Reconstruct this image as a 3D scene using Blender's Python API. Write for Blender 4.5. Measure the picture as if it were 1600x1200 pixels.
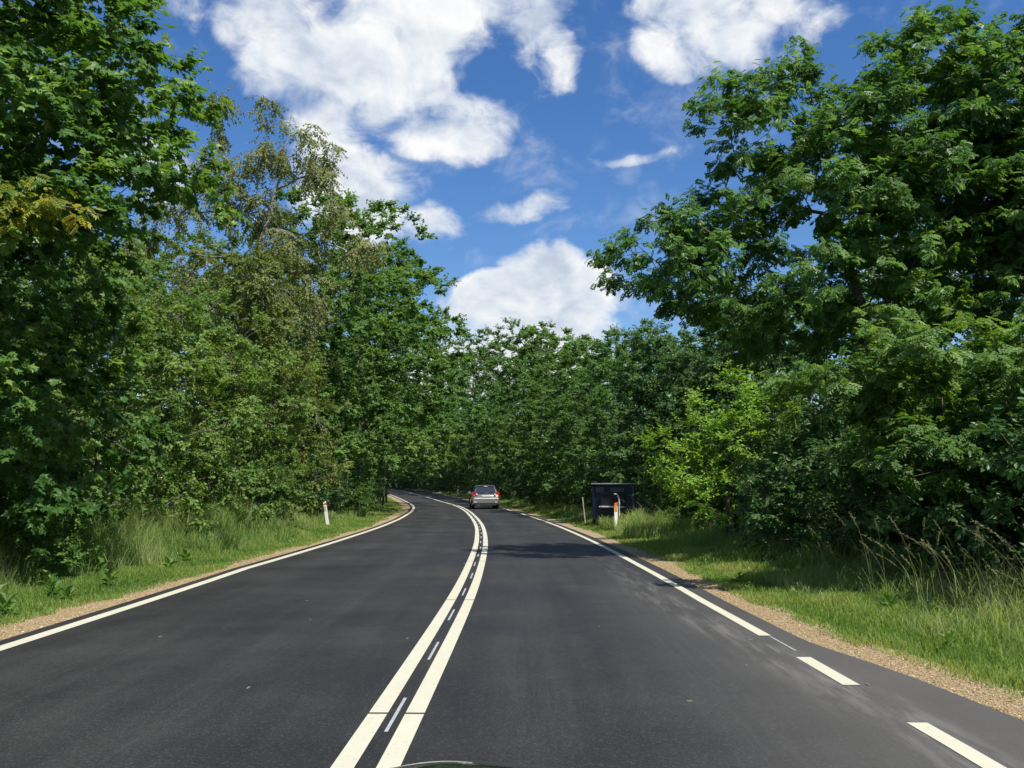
import bpy, bmesh, math
import numpy as np
from mathutils import Vector, Matrix

S = bpy.context.scene
C = S.collection
R = math.radians
for o in list(bpy.data.objects):
    bpy.data.objects.remove(o)

# ------------------------------------------------------------------ camera
cam = bpy.data.cameras.new("camera")
cam.sensor_width = 36.0
cam.lens = 36.0 * 1386 / 1600
cam.clip_start = 0.05
cam.clip_end = 3000
cam_o = bpy.data.objects.new("camera", cam)
cam_o.location = (0, 0, 1.45)
cam_o.rotation_euler = (R(90) + math.atan(160 / 1386), 0, 0)
C.objects.link(cam_o)
S.camera = cam_o

# ------------------------------------------------------------------ light
SUN_AZ, SUN_EL = 137.0, 57.0          # clockwise from the driving direction (+Y): right of the car and a little behind
sun = bpy.data.lights.new("sun", 'SUN')
sun.energy = 5.0
sun.angle = R(0.53)
sun.color = (1.0, 0.94, 0.84)
sun_o = bpy.data.objects.new("sun", sun)
sd = Vector((math.cos(R(SUN_EL)) * math.sin(R(SUN_AZ)), math.cos(R(SUN_EL)) * math.cos(R(SUN_AZ)), math.sin(R(SUN_EL))))
sun_o.rotation_euler = sd.to_track_quat('Z', 'Y').to_euler()
sun_o.location = (0, 0, 40)
C.objects.link(sun_o)

S.render.engine = 'CYCLES'
S.view_settings.view_transform = 'Standard'
S.view_settings.look = 'None'
S.view_settings.exposure = 0.62
S.view_settings.gamma = 1.0
S.view_settings.use_curve_mapping = False
S.cycles.max_bounces = 6
S.cycles.diffuse_bounces = 2
S.cycles.transparent_max_bounces = 8
S.cycles.sample_clamp_indirect = 6

# ------------------------------------------------------------------ sky
W = bpy.data.worlds.new("World")
S.world = W
W.use_nodes = True
nt = W.node_tree
nt.nodes.clear()


class NT:
    def __init__(s, tree):
        s.t = tree

    def n(s, typ, **kw):
        nd = s.t.nodes.new(typ)
        for k, v in kw.items():
            setattr(nd, k, v)
        return nd

    def l(s, a, b):
        s.t.links.new(a, b)

    def set(s, sock, v):
        if isinstance(v, bpy.types.NodeSocket):
            s.l(v, sock)
        else:
            sock.default_value = v

    def m(s, op, a, b=None, c=None, clamp=False):
        nd = s.n('ShaderNodeMath', operation=op, use_clamp=clamp)
        for i, v in enumerate((a, b, c)):
            if v is not None:
                s.set(nd.inputs[i], v)
        return nd.outputs[0]

    def vm(s, op, a, b=None):
        nd = s.n('ShaderNodeVectorMath', operation=op)
        s.set(nd.inputs[0], a)
        if b is not None:
            s.set(nd.inputs[1], b)
        return nd.outputs['Value'] if op in ('DOT_PRODUCT', 'LENGTH') else nd.outputs[0]

    def noise(s, vec, scale, detail=4, rough=0.5, dist=0.0):
        nd = s.n('ShaderNodeTexNoise')
        if vec is not None:
            s.l(vec, nd.inputs['Vector'])
        nd.inputs['Scale'].default_value = scale
        nd.inputs['Detail'].default_value = detail
        nd.inputs['Roughness'].default_value = rough
        nd.inputs['Distortion'].default_value = dist
        return nd.outputs[0]

    def smooth(s, v, lo, hi, a=0.0, b=1.0):
        nd = s.n('ShaderNodeMapRange', interpolation_type='SMOOTHSTEP')
        s.set(nd.inputs[0], v)
        for i, x in enumerate((lo, hi, a, b)):
            s.set(nd.inputs[i + 1], x)
        return nd.outputs[0]

    def mix(s, fac, a, b, blend='MIX'):
        nd = s.n('ShaderNodeMix', data_type='RGBA', blend_type=blend)
        s.set(nd.inputs[0], fac)
        for i, v in ((6, a), (7, b)):
            if isinstance(v, bpy.types.NodeSocket):
                s.l(v, nd.inputs[i])
            else:
                nd.inputs[i].default_value = (*v, 1)
        return nd.outputs[2]

    def ramp(s, v, stops):
        nd = s.n('ShaderNodeValToRGB')
        s.l(v, nd.inputs[0])
        e = nd.color_ramp.elements
        while len(e) < len(stops):
            e.new(0.5)
        for k, (p, c) in zip(e, stops):
            k.position = p
            k.color = (*c, 1)
        return nd.outputs[0]


w = NT(nt)
out = w.n('ShaderNodeOutputWorld')
sky = w.n('ShaderNodeTexSky', sky_type='NISHITA')
sky.sun_disc = False
sky.sun_elevation = R(SUN_EL)
sky.sun_rotation = R(SUN_AZ)
sky.air_density = 1.0
sky.dust_density = 0.35
sky.ozone_density = 2.6
bg = w.n('ShaderNodeBackground')
bg.inputs[1].default_value = 0.094
hs = w.n('ShaderNodeHueSaturation')
hs.inputs['Saturation'].default_value = 1.28
hs.inputs['Hue'].default_value = 0.508
hs.inputs['Value'].default_value = 1.0
w.l(sky.outputs[0], hs.inputs['Color'])
w.l(hs.outputs[0], bg.inputs[0])
# clouds live at infinity, in (azimuth, elevation) degrees
tc = w.n('ShaderNodeTexCoord')
d = w.vm('NORMALIZE', tc.outputs['Generated'])
sx = w.n('ShaderNodeSeparateXYZ')
w.l(d, sx.inputs[0])
az = w.m('MULTIPLY', w.m('ARCTAN2', sx.outputs[0], sx.outputs[1]), 57.2958)
el = w.m('MULTIPLY', w.m('ARCSINE', sx.outputs[2]), 57.2958)
warp = w.n('ShaderNodeTexNoise')
w.l(d, warp.inputs['Vector'])
warp.inputs['Scale'].default_value = 6.0
warp.inputs['Detail'].default_value = 5
cb = w.n('ShaderNodeCombineXYZ')
w.l(az, cb.inputs[0])
w.l(el, cb.inputs[1])
wv = w.vm('MULTIPLY', w.vm('SUBTRACT', warp.outputs['Color'], (0.5, 0.5, 0.5)), (9.0, 7.0, 0))
ae = w.vm('ADD', cb.outputs[0], wv)
BLOBS = [  # az, el, half-width, half-height, strength
    (-5.5, 31.0, 10.5, 4.2, 1.0), (-10.6, 26.4, 6.4, 4.0, 1.0), (-15.0, 28.6, 3.6, 3.0, .8), (-14.4, 24.4, 3.6, 2.0, .7),
    (-11.6, 22.0, 4.0, 3.0, .9), (-9.2, 19.4, 3.4, 2.6, .9), (-3.7, 23.0, 3.4, 1.9, .95), (-7.2, 24.2, 3.4, 1.9, .8),
    (1.0, 28.8, 2.6, 3.2, .8), (2.4, 26.2, 2.0, 1.7, .8), (-2.2, 29.4, 3.4, 2.0, .9), (-5.6, 17.3, 2.6, 1.2, .8),
    (-20.0, 28.2, 2.6, 1.8, .42), (14.6, 28.6, 5.6, 2.9, 1.1), (10.5, 26.9, 2.2, 1.7, .8), (18.3, 27.6, 3.3, 2.1, .8),
    (1.8, 13.8, 2.9, 2.1, 1.7), (4.6, 12.5, 2.8, 1.7, 1.6), (-1.0, 12.2, 3.0, 1.7, 1.5), (3.2, 12.9, 3.0, 1.8, 1.3), (0.9, 10.8, 5.4, 2.4, 1.25),
    (-.4, 17.9, 2.8, .9, .75), (2.0, 18.3, 2.1, .8, .75), (7.2, 20.7, 2.4, 0.42, .38), (-10.1, 17.7, 4.0, 1.9, 1.0), (6.3, 12.3, 3.0, 1.0, .5),
    (-22.0, 18.5, 3.5, 1.8, .7), (-1.0, 7.8, 8.0, 2.6, .85), (24.0, 13.0, 4.0, 2.0, .6)]
acc = None
for (a, e_, ra, re, st) in BLOBS:
    v = w.vm('MULTIPLY', w.vm('SUBTRACT', ae, (a, e_, 0)), (1 / (ra * 1.22), 1 / (re * 1.22), 0))
    q = w.m('MULTIPLY', w.m('SUBTRACT', 1.0, w.vm('DOT_PRODUCT', v, v), clamp=True), st)
    acc = q if acc is None else w.m('SMOOTH_MAX', acc, q, 0.15)
# broken cumulus over the rest of the sky, same kind as in view
far_f = w.m('MAXIMUM', w.smooth(w.m('ABSOLUTE', az), 32, 44), w.smooth(el, 33, 44))
gen = w.smooth(w.noise(d, 3.1, 3, 0.5), 0.5, 0.72, 0.0, 1.1)
acc = w.m('MAXIMUM', acc, w.m('MULTIPLY', gen, far_f))
dz = w.vm('MULTIPLY', d, (1.0, 1.0, 1.35))
big = w.noise(dz, 9.0, 4, 0.5, 0.3)
fine = w.noise(dz, 22.0, 12, 0.62, 0.5)
dens = w.m('ADD', acc, w.m('ADD', w.m('MULTIPLY', w.m('SUBTRACT', big, 0.5), 1.7), w.m('MULTIPLY', w.m('SUBTRACT', fine, 0.5), 1.5)))
alpha = w.smooth(dens, 0.08, 0.86)
alpha = w.m('MULTIPLY', alpha, w.smooth(acc, 0.0, 0.25))
# light from above: compare density with the density a little higher up
up_d = w.vm('ADD', dz, (0.012, -0.01, 0.035))
fine1 = w.noise(dz, 11.0, 9, 0.58, 0.3)
fine2 = w.noise(up_d, 11.0, 9, 0.58, 0.3)
relief = w.m('SUBTRACT', fine1, fine2)
lit = w.m('ADD', 0.80, w.m('MULTIPLY', relief, 1.5), clamp=True)
lit = w.m('SUBTRACT', lit, w.smooth(dens, 0.75, 1.5, 0.0, 0.14), clamp=True)
ccol = w.ramp(lit, [(0.0, (.36, .44, .58)), (0.5, (.56, .64, .76)), (0.74, (.77, .82, .89)), (1.0, (.99, .99, .98))])
bgc = w.n('ShaderNodeBackground')
w.l(ccol, bgc.inputs[0])
bgc.inputs[1].default_value = 0.66
mixs = w.n('ShaderNodeMixShader')
w.l(alpha, mixs.inputs[0])
w.l(bg.outputs[0], mixs.inputs[1])
w.l(bgc.outputs[0], mixs.inputs[2])
w.l(mixs.outputs[0], out.inputs[0])

# ------------------------------------------------------------------ object helpers
GROUPS = {}


def link(o):
    C.objects.link(o)
    return o


def tag(o, label=None, cat=None, group=None, kind=None):
    for k, v in (('label', label), ('category', cat), ('group', group), ('kind', kind)):
        if v:
            o[k] = v
    return o


def thing(name, label, cat, loc=(0, 0, 0), rz=0.0, group=None, scale=1.0):
    o = bpy.data.objects.new(name, None)
    o.empty_display_size = 0.2
    o.location = loc
    o.rotation_euler = (0, 0, rz)
    o.scale = (scale,) * 3 if not isinstance(scale, tuple) else scale
    return tag(link(o), label, cat, group)


def mesh(name, V, F, mats, tint=None, uv=None, smooth=False):
    """V (n,3); F one (m,k) array or a list of such arrays"""
    Fs = F if isinstance(F, list) else [F]
    Fs = [np.asarray(f, dtype=np.int32) for f in Fs if len(f)]
    me = bpy.data.meshes.new(name)
    V = np.asarray(V, dtype=np.float32)
    me.vertices.add(len(V))
    me.vertices.foreach_set('co', V.ravel())
    loops = np.concatenate([f.ravel() for f in Fs])
    tot = np.concatenate([np.full(len(f), f.shape[1], dtype=np.int32) for f in Fs])
    start = np.concatenate([[0], np.cumsum(tot)[:-1]]).astype(np.int32)
    me.loops.add(len(loops))
    me.loops.foreach_set('vertex_index', loops)
    me.polygons.add(len(tot))
    me.polygons.foreach_set('loop_start', start)
    try:
        me.polygons.foreach_set('loop_total', tot)
    except Exception:
        pass
    me.polygons.foreach_set('use_smooth', np.full(len(tot), smooth, dtype=bool))
    if tint is not None:
        a = me.attributes.new('tint', 'FLOAT', 'POINT')
        a.data.foreach_set('value', np.asarray(tint, dtype=np.float32))
    if uv is not None:
        l = me.uv_layers.new(name='uv')
        l.data.foreach_set('uv', np.asarray(uv, dtype=np.float32)[loops].ravel())
    for m_ in (mats if isinstance(mats, (list, tuple)) else [mats]):
        me.materials.append(m_)
    me.update(calc_edges=True)
    me.validate()
    return me


def obj(name, me, parent=None, loc=None, rot=None):
    o = link(bpy.data.objects.new(name, me))
    if parent is not None:
        o.parent = parent
    if loc is not None:
        o.location = loc
    if rot is not None:
        o.rotation_euler = rot
    return o


def dup(root, label, loc, rz, scale=1.0, group=None, cat=None):
    r = root.copy()
    C.objects.link(r)
    r.location = loc
    r.rotation_euler = (0, 0, rz)
    r.scale = scale if isinstance(scale, tuple) else (scale,) * 3
    for k in ('label', 'group'):
        if k in r:
            del r[k]
    tag(r, label, cat, group)
    for ch in list(root.children):
        c = ch.copy()
        C.objects.link(c)
        c.parent = r
    return r


def bm_mesh(name, fn, mat, smooth=False, bevel=0.0):
    bm = bmesh.new()
    fn(bm)
    if bevel:
        bmesh.ops.bevel(bm, geom=list(bm.edges), offset=bevel, segments=2, affect='EDGES', profile=0.6)
    bmesh.ops.recalc_face_normals(bm, faces=bm.faces)
    me = bpy.data.meshes.new(name)
    bm.to_mesh(me)
    bm.free()
    if smooth:
        for p in me.polygons:
            p.use_smooth = True
    for m_ in (mat if isinstance(mat, (list, tuple)) else [mat]):
        me.materials.append(m_)
    return me


def box(bm, x0, x1, y0, y1, z0, z1):
    vs = [bm.verts.new((x, y, z)) for z in (z0, z1) for (x, y) in ((x0, y0), (x1, y0), (x1, y1), (x0, y1))]
    for f in ((0, 3, 2, 1), (4, 5, 6, 7), (0, 1, 5, 4), (1, 2, 6, 5), (2, 3, 7, 6), (3, 0, 4, 7)):
        bm.faces.new([vs[i] for i in f])


def loft(bm, rings, cap=True, closed=True):
    rs = [[bm.verts.new(p) for p in r] for r in rings]
    n = len(rs[0])
    for a, b in zip(rs[:-1], rs[1:]):
        for i in range(n if closed else n - 1):
            j = (i + 1) % n
            bm.faces.new((a[i], a[j], b[j], b[i]))
    if cap:
        bm.faces.new(rs[0])
        bm.faces.new(rs[-1][::-1])


# ------------------------------------------------------------------ materials
def material(name):
    m_ = bpy.data.materials.new(name)
    m_.use_nodes = True
    t = NT(m_.node_tree)
    b = m_.node_tree.nodes['Principled BSDF']
    return m_, t, b


def simple(name, col, rough=0.5, metal=0.0, spec=0.5, coat=0.0, var=0.12, scale=8.0, bump=0.0):
    m_, t, b = material(name)
    tc_ = t.n('ShaderNodeTexCoord')
    nz = t.noise(tc_.outputs['Object'], scale, 5, 0.6)
    dark = tuple(c * (1 - var) for c in col)
    lite = tuple(min(1, c * (1 + var)) for c in col)
    t.l(t.mix(nz, dark, lite), b.inputs['Base Color'])
    b.inputs['Roughness'].default_value = rough
    b.inputs['Metallic'].default_value = metal
    b.inputs['Specular IOR Level'].default_value = spec
    b.inputs['Coat Weight'].default_value = coat
    b.inputs['Coat Roughness'].default_value = 0.04
    if bump:
        bp = t.n('ShaderNodeBump')
        bp.inputs['Strength'].default_value = bump
        bp.inputs['Distance'].default_value = 0.02
        t.l(nz, bp.inputs['Height'])
        t.l(bp.outputs[0], b.inputs['Normal'])
    return m_


def leaf_mat(name, c0, c1, c2, trans=0.32, rough=0.52, tcol=1.5, spec=0.22):
    """colour by the leaf's own tint (its age and kind), plus light passing through the blade"""
    m_, t, b = material(name)
    at = t.n('ShaderNodeAttribute')
    at.attribute_name = 'tint'
    col = t.ramp(at.outputs['Fac'], [(0.0, c0), (0.5, c1), (1.0, c2)])
    t.l(col, b.inputs['Base Color'])
    b.inputs['Roughness'].default_value = rough
    b.inputs['Specular IOR Level'].default_value = spec
    tr = t.n('ShaderNodeBsdfTranslucent')
    t.l(t.mix(1.0, col, (1.35 * tcol, 1.3 * tcol, 0.55 * tcol), 'MULTIPLY'), tr.inputs[0])
    mx = t.n('ShaderNodeMixShader')
    mx.inputs[0].default_value = trans
    t.l(b.outputs[0], mx.inputs[1])
    t.l(tr.outputs[0], mx.inputs[2])
    t.l(mx.outputs[0], m_.node_tree.nodes['Material Output'].inputs[0])
    return m_


M = {}
M['maple'] = leaf_mat('maple_leaf', (0.044, 0.105, 0.025), (0.075, 0.164, 0.036), (0.153, 0.252, 0.060), 0.36, .40)
M['maple_yellow'] = leaf_mat('yellowing_leaf', (.08, .13, .02), (.16, .20, .03), (.36, .32, .04), .35, .5)
M['ash'] = leaf_mat('ash_leaf', (0.049, 0.116, 0.029), (0.084, 0.181, 0.044), (0.146, 0.254, 0.065), 0.36, .42)
M['ash_young'] = leaf_mat('young_ash_leaf', (0.059, 0.126, 0.033), (0.097, 0.187, 0.047), (0.151, 0.253, 0.069), 0.38, .45)
M['birch'] = leaf_mat('birch_leaf', (.115, .145, .055), (.175, .205, .080), (.235, .255, .115), .36, .5)
M['thorn'] = leaf_mat('hawthorn_leaf', (0.066, 0.132, 0.032), (0.116, 0.204, 0.050), (0.186, 0.271, 0.075), 0.34, .5)
M['olive'] = leaf_mat('olive_leaf', (0.074, 0.114, 0.032), (0.125, 0.172, 0.047), (0.188, 0.226, 0.070), 0.34, .5)
M['oak'] = leaf_mat('oak_leaf', (0.054, 0.116, 0.036), (0.086, 0.173, 0.052), (0.143, 0.241, 0.075), 0.34, .45)
M['lime'] = leaf_mat('lime_leaf', (0.067, 0.135, 0.035), (0.102, 0.193, 0.050), (0.149, 0.248, 0.072), 0.38, .5)
M['elm'] = leaf_mat('elm_leaf', (0.040, 0.095, 0.032), (0.067, 0.138, 0.047), (0.109, 0.188, 0.063), 0.32, .42)
M['hornbeam'] = leaf_mat('bright_leaf', (0.117, 0.221, 0.036), (0.180, 0.315, 0.051), (0.245, 0.394, 0.070), .38, .5)
M['weed'] = leaf_mat('weed_leaf', (.045, .105, .022), (.070, .150, .030), (.11, .20, .04), .32, .5)
M['grass'] = leaf_mat('grass_blade', (0.099, 0.184, 0.040), (0.161, 0.271, 0.061), (0.312, 0.336, 0.127), 0.48, .55, 1.3)
M['longgrass'] = leaf_mat('long_grass_blade', (0.121, 0.203, 0.057), (0.192, 0.298, 0.090), (0.333, 0.362, 0.176), 0.48, .55, 1.3)
M['straw'] = leaf_mat('seed_head', (.17, .19, .08), (.27, .27, .14), (.36, .34, .21), .35, .6, 1.0)


def bark(name, c0, c1, scale=9.0, zs=0.35):
    m_, t, b = material(name)
    tc_ = t.n('ShaderNodeTexCoord')
    mp = t.n('ShaderNodeMapping')
    mp.inputs['Scale'].default_value = (1, 1, zs)
    t.l(tc_.outputs['Object'], mp.inputs[0])
    nz = t.noise(mp.outputs[0], scale, 6, 0.65, 0.4)
    t.l(t.ramp(nz, [(0.3, c0), (0.7, c1)]), b.inputs['Base Color'])
    b.inputs['Roughness'].default_value = 0.85
    bp = t.n('ShaderNodeBump')
    bp.inputs['Strength'].default_value = 0.7
    bp.inputs['Distance'].default_value = 0.03
    t.l(nz, bp.inputs['Height'])
    t.l(bp.outputs[0], b.inputs['Normal'])
    return m_


M['bark'] = bark('grey_bark', (.05, .042, .032), (.13, .115, .09))
M['bark_birch'] = bark('birch_bark', (.06, .05, .045), (.42, .39, .35), 5.0, 2.5)
M['bark_dead'] = bark('dead_wood', (.26, .23, .19), (.42, .38, .32), 14.0, 0.6)

# ------------------------------------------------------------------ the road's line
_cy = np.array([-60., -20., 0., 5.9, 11.6, 14.7, 21.6, 26.4, 32.75, 40.9, 51.0, 61.9, 70., 80., 90., 100., 110., 120., 134., 150., 170., 190., 215.])
_cx = np.array([-2.6, -1.25, -.85, -.735, -.65, -.655, -.745, -.90, -1.17, -1.70, -2.48, -3.53])
_cx = np.concatenate([_cx, -.65 - .00125 * (_cy[12:] - 14) ** 2])
_fy = np.arange(-60, 215.01, 0.25)
_fx = np.interp(_fy, _cy, _cx)
_k = np.hanning(45)
_k /= _k.sum()
_fx = np.convolve(np.pad(_fx, 22, mode='reflect', reflect_type='odd'), _k, mode='valid')


def elev(y):
    y = np.asarray(y, dtype=float)
    e = .022 * ((y - 84) + np.sqrt((y - 84) ** 2 + 64)) / 2
    return 4.0 * np.tanh(e / 4.0)


def cx(y):
    return np.interp(y, _fy, _fx)


def frame_at(y):
    y = np.asarray(y, dtype=float)
    x = cx(y)
    s = (cx(y + .3) - cx(y - .3)) / .6
    n = np.sqrt(1 + s * s)
    return x, s / n, 1 / n           # centre x, tangent x, tangent y


def at(y, off, z=0.0):
    """points at lateral offset off (right positive) of the road's axis"""
    x, tx, ty = frame_at(y)
    px, py = x + ty * off, y - tx * off
    return np.stack([px, py, elev(py) + z], -1)


LY = [-60, 0, 8.3, 16, 25, 31.5, 40, 52, 215]
LO = [3.6, 3.75, 3.89, 4.04, 3.78, 3.58, 3.36, 3.22, 3.2]
RY = [-60, 4.9, 8.0, 11.5, 16.5, 34, 54, 70, 215]
RO = [3.25, 3.25, 3.18, 3.08, 3.02, 2.85, 2.66, 2.85, 3.05]


def Lw(y): return np.interp(y, LY, LO)
def Rw(y): return np.interp(y, RY, RO)
def Rasph(y): return Rw(y) + np.interp(y, [-60, 5.5, 7.2, 8.6, 11, 16, 40, 215], [.75, .72, .56, .30, .29, .30, .22, .22])
def Lasph(y): return Lw(y) + .24


def ribbon(name, ys, off0, off1, z, mat, parent=None, ncol=1, noise1=None):
    ys = np.asarray(ys, dtype=float)
    o0 = np.broadcast_to(off0, ys.shape)
    o1 = np.broadcast_to(off1, ys.shape)
    n = len(ys)
    cols, us = [], []
    for k in range(ncol + 1):
        o = o0 + (o1 - o0) * k / ncol
        cols.append(at(ys, o, z))
        us.append(o)
    V = np.stack(cols, 1).reshape(-1, 3)
    uv = np.stack([np.stack(us, 1), np.repeat(ys[:, None], ncol + 1, 1)], -1).reshape(-1, 2)
    i = np.arange(n - 1)[:, None] * (ncol + 1) + np.arange(ncol)[None]
    F = np.stack([i, i + 1, i + ncol + 2, i + ncol + 1], -1).reshape(-1, 4)
    return obj(name, mesh(name, V, F, mat, uv=uv, smooth=True), parent)


# asphalt: fresh dark binder, fine grain, dusty track along the right line, faint tyre tracks
m_, t, b = material('asphalt')
uvn = t.n('ShaderNodeUVMap')
uvn.uv_map = 'uv'
sp = t.n('ShaderNodeSeparateXYZ')
t.l(uvn.outputs[0], sp.inputs[0])
tco = t.n('ShaderNodeTexCoord')
grain = t.noise(tco.outputs['Object'], 95, 3, 0.7)
patch = t.noise(tco.outputs['Object'], 0.45, 5, 0.6)
mp = t.n('ShaderNodeMapping')
mp.inputs['Scale'].default_value = (1.6, 0.10, 1)
t.l(uvn.outputs[0], mp.inputs[0])
streak = t.noise(mp.outputs[0], 2.0, 5, 0.6)
col = t.ramp(t.m('ADD', t.m('MULTIPLY', patch, .6), t.m('MULTIPLY', streak, .4)), [(0.34, (.0088, .0092, .0096)), (0.5, (.0170, .0174, .0176)), (0.66, (.0300, .0300, .0296))])
# polished tyre tracks, two in each lane, and fine pale scuffs along them
trk = None
for u0 in (-3.0, -1.45, .85, 2.25):
    q = t.smooth(t.m('ABSOLUTE', t.m('SUBTRACT', sp.outputs[0], u0)), .08, .42, 1.0, 0.0)
    trk = q if trk is None else t.m('MAXIMUM', trk, q)
mp3 = t.n('ShaderNodeMapping')
mp3.inputs['Scale'].default_value = (9.0, 0.22, 1)
t.l(uvn.outputs[0], mp3.inputs[0])
scuff = t.noise(mp3.outputs[0], 2.0, 7, 0.75)
col = t.mix(t.m('MULTIPLY', trk, t.smooth(scuff, .40, .75, .12, .60)), col, (.036, .036, .0355))
speck = t.n('ShaderNodeTexVoronoi')
t.l(tco.outputs['Object'], speck.inputs[0])
speck.inputs['Scale'].default_value = 70
sv = t.n('ShaderNodeSeparateColor')
t.l(speck.outputs['Color'], sv.inputs[0])
col = t.mix(t.smooth(grain, .35, .75), t.mix(1.0, col, (.55, .55, .55), 'MULTIPLY'), t.mix(1.0, col, (1.6, 1.6, 1.58), 'MULTIPLY'))
col = t.mix(t.smooth(sv.outputs[0], .88, .98, 0.0, .28), col, (.075, .074, .070))
mp2 = t.n('ShaderNodeMapping')
mp2.inputs['Scale'].default_value = (5.0, 0.55, 1)
t.l(uvn.outputs[0], mp2.inputs[0])
dn = t.noise(mp2.outputs[0], 1.5, 6, 0.7, 0.3)
u_, v_ = sp.outputs[0], sp.outputs[1]
# the dust drifts from 0.6 m inside the line (far) to the line itself (near)
cen = t.smooth(v_, 4.5, 13.0, 3.2, 2.55)
du = t.m('ABSOLUTE', t.m('SUBTRACT', u_, cen))
band = t.m('MULTIPLY', t.smooth(du, 0.05, 0.42, 1.0, 0.0), t.smooth(v_, 12.0, 21.0, 1.0, 0.0))
dust = t.m('MULTIPLY', band, t.smooth(dn, .42, .72), clamp=True)
wide = t.m('MULTIPLY', t.smooth(u_, 1.2, 3.4), t.smooth(v_, 6.0, 18.0, .34, 0.0))  # broad pale veil: dust, strengthened as painted windscreen glare
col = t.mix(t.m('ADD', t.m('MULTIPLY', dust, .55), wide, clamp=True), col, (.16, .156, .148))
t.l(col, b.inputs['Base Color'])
t.l(t.smooth(patch, .3, .7, .58, .78), b.inputs['Roughness'])
b.inputs['Specular IOR Level'].default_value = 0.38
bp = t.n('ShaderNodeBump')
bp.inputs['Strength'].default_value = 0.55
bp.inputs['Distance'].default_value = 0.006
t.l(grain, bp.inputs['Height'])
t.l(bp.outputs[0], b.inputs['Normal'])
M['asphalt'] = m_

# thermoplastic paint, slightly soiled
m_, t, b = material('road_paint')
tco = t.n('ShaderNodeTexCoord')
nz = t.noise(tco.outputs['Object'], 22, 6, 0.7)
nz2 = t.noise(tco.outputs['Object'], 2.2, 3, 0.5)
c_ = t.mix(nz2, (.42, .415, .325), (.49, .485, .385))
n3 = t.noise(tco.outputs['Object'], 60, 4, 0.7)
c_ = t.mix(t.smooth(nz, .30, .44, .5, 0.0), c_, (.24, .235, .20))
c_ = t.mix(t.smooth(n3, .28, .36, .8, 0.0), c_, (.06, .06, .055))
t.l(c_, b.inputs['Base Color'])
b.inputs['Roughness'].default_value = .7
M['paint'] = m_
M['pale_line'] = simple('milled_edge', (.30, .32, .34), .6, var=.5, scale=30)

# gravel and soil
m_, t, b = material('gravel')
tco = t.n('ShaderNodeTexCoord')
v1 = t.n('ShaderNodeTexVoronoi')
t.l(tco.outputs['Object'], v1.inputs[0])
v1.inputs['Scale'].default_value = 55
nz = t.noise(tco.outputs['Object'], 3.0, 5, .6)
c_ = t.mix(v1.outputs['Color'], (.20, .15, .082), (.37, .29, .17))
c_ = t.mix(t.smooth(nz, .35, .7), c_, (.27, .205, .115))
t.l(c_, b.inputs['Base Color'])
b.inputs['Roughness'].default_value = .9
bp = t.n('ShaderNodeBump')
bp.inputs['Strength'].default_value = .9
bp.inputs['Distance'].default_value = .015
t.l(v1.outputs['Distance'], bp.inputs['Height'])
t.l(bp.outputs[0], b.inputs['Normal'])
M['gravel'] = m_
M['stone'] = leaf_mat('gravel_stone', (.19, .135, .070), (.34, .25, .135), (.46, .38, .25), .0, .85)

m_, t, b = material('soil')
tco = t.n('ShaderNodeTexCoord')
n1 = t.noise(tco.outputs['Object'], 1.3, 6, .65)
n2 = t.noise(tco.outputs['Object'], 14, 5, .7)
c_ = t.ramp(n1, [(.35, (.035, .045, .018)), (.55, (.055, .075, .022)), (.75, (.085, .072, .042))])
c_ = t.mix(n2, t.mix(1.0, c_, (.5, .5, .5), 'MULTIPLY'), t.mix(1.0, c_, (1.3, 1.3, 1.3), 'MULTIPLY'))
t.l(c_, b.inputs['Base Color'])
b.inputs['Roughness'].default_value = .95
bp = t.n('ShaderNodeBump')
bp.inputs['Strength'].default_value = .8
bp.inputs['Distance'].default_value = .05
t.l(n2, bp.inputs['Height'])
t.l(bp.outputs[0], b.inputs['Normal'])
M['soil'] = m_

# ------------------------------------------------------------------ ground sheet
gy = np.concatenate([[-600, -300, -150, -80], np.arange(-50, 160, 1.0), [165, 172, 180, 190, 205, 230, 270, 330, 420, 600, 900, 1400]])
gx = np.concatenate([[-1200, -700, -350, -180, -90], np.arange(-50, 41, 1.0), [60, 100, 200, 400, 700, 1200]])
X, Y = np.meshgrid(gx, gy)
rd = np.abs(X - cx(np.clip(Y, -60, 215)))
rng0 = np.random.default_rng(5)
bump_ = 0.10 * np.sin(X * .9 + 1.3 * np.sin(Y * .31)) * np.sin(Y * .7 + X * .23) + .05 * rng0.standard_normal(X.shape)
Z = elev(Y) - .05 + np.clip((rd - 6.2) / 3, 0, 1) * (np.abs(bump_) + .05)
V = np.stack([X, Y, Z], -1).reshape(-1, 3)
nx = len(gx)
i = np.arange(len(gy) - 1)[:, None] * nx + np.arange(nx - 1)[None]
F = np.stack([i, i + 1, i + nx + 1, i + nx], -1).reshape(-1, 4)
tag(obj('ground', mesh('ground', V, F, M['soil'], smooth=True)), 'earth and low growth under the roadside trees', kind='structure')

ys = np.concatenate([np.arange(-60, 40, .5), np.arange(40, 210, 1.0)])
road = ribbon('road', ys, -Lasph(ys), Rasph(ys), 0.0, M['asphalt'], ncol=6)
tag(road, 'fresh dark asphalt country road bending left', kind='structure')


def strip(y0, y1, off, wd, name, mat='paint', z=.004, step=.5):
    n = max(2, int((y1 - y0) / step) + 1)
    yy = np.linspace(y0, y1, n)
    o = off(yy) if callable(off) else np.full(n, off)
    return ribbon(name, yy, o - wd / 2, o + wd / 2, z, M[mat], road)


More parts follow.
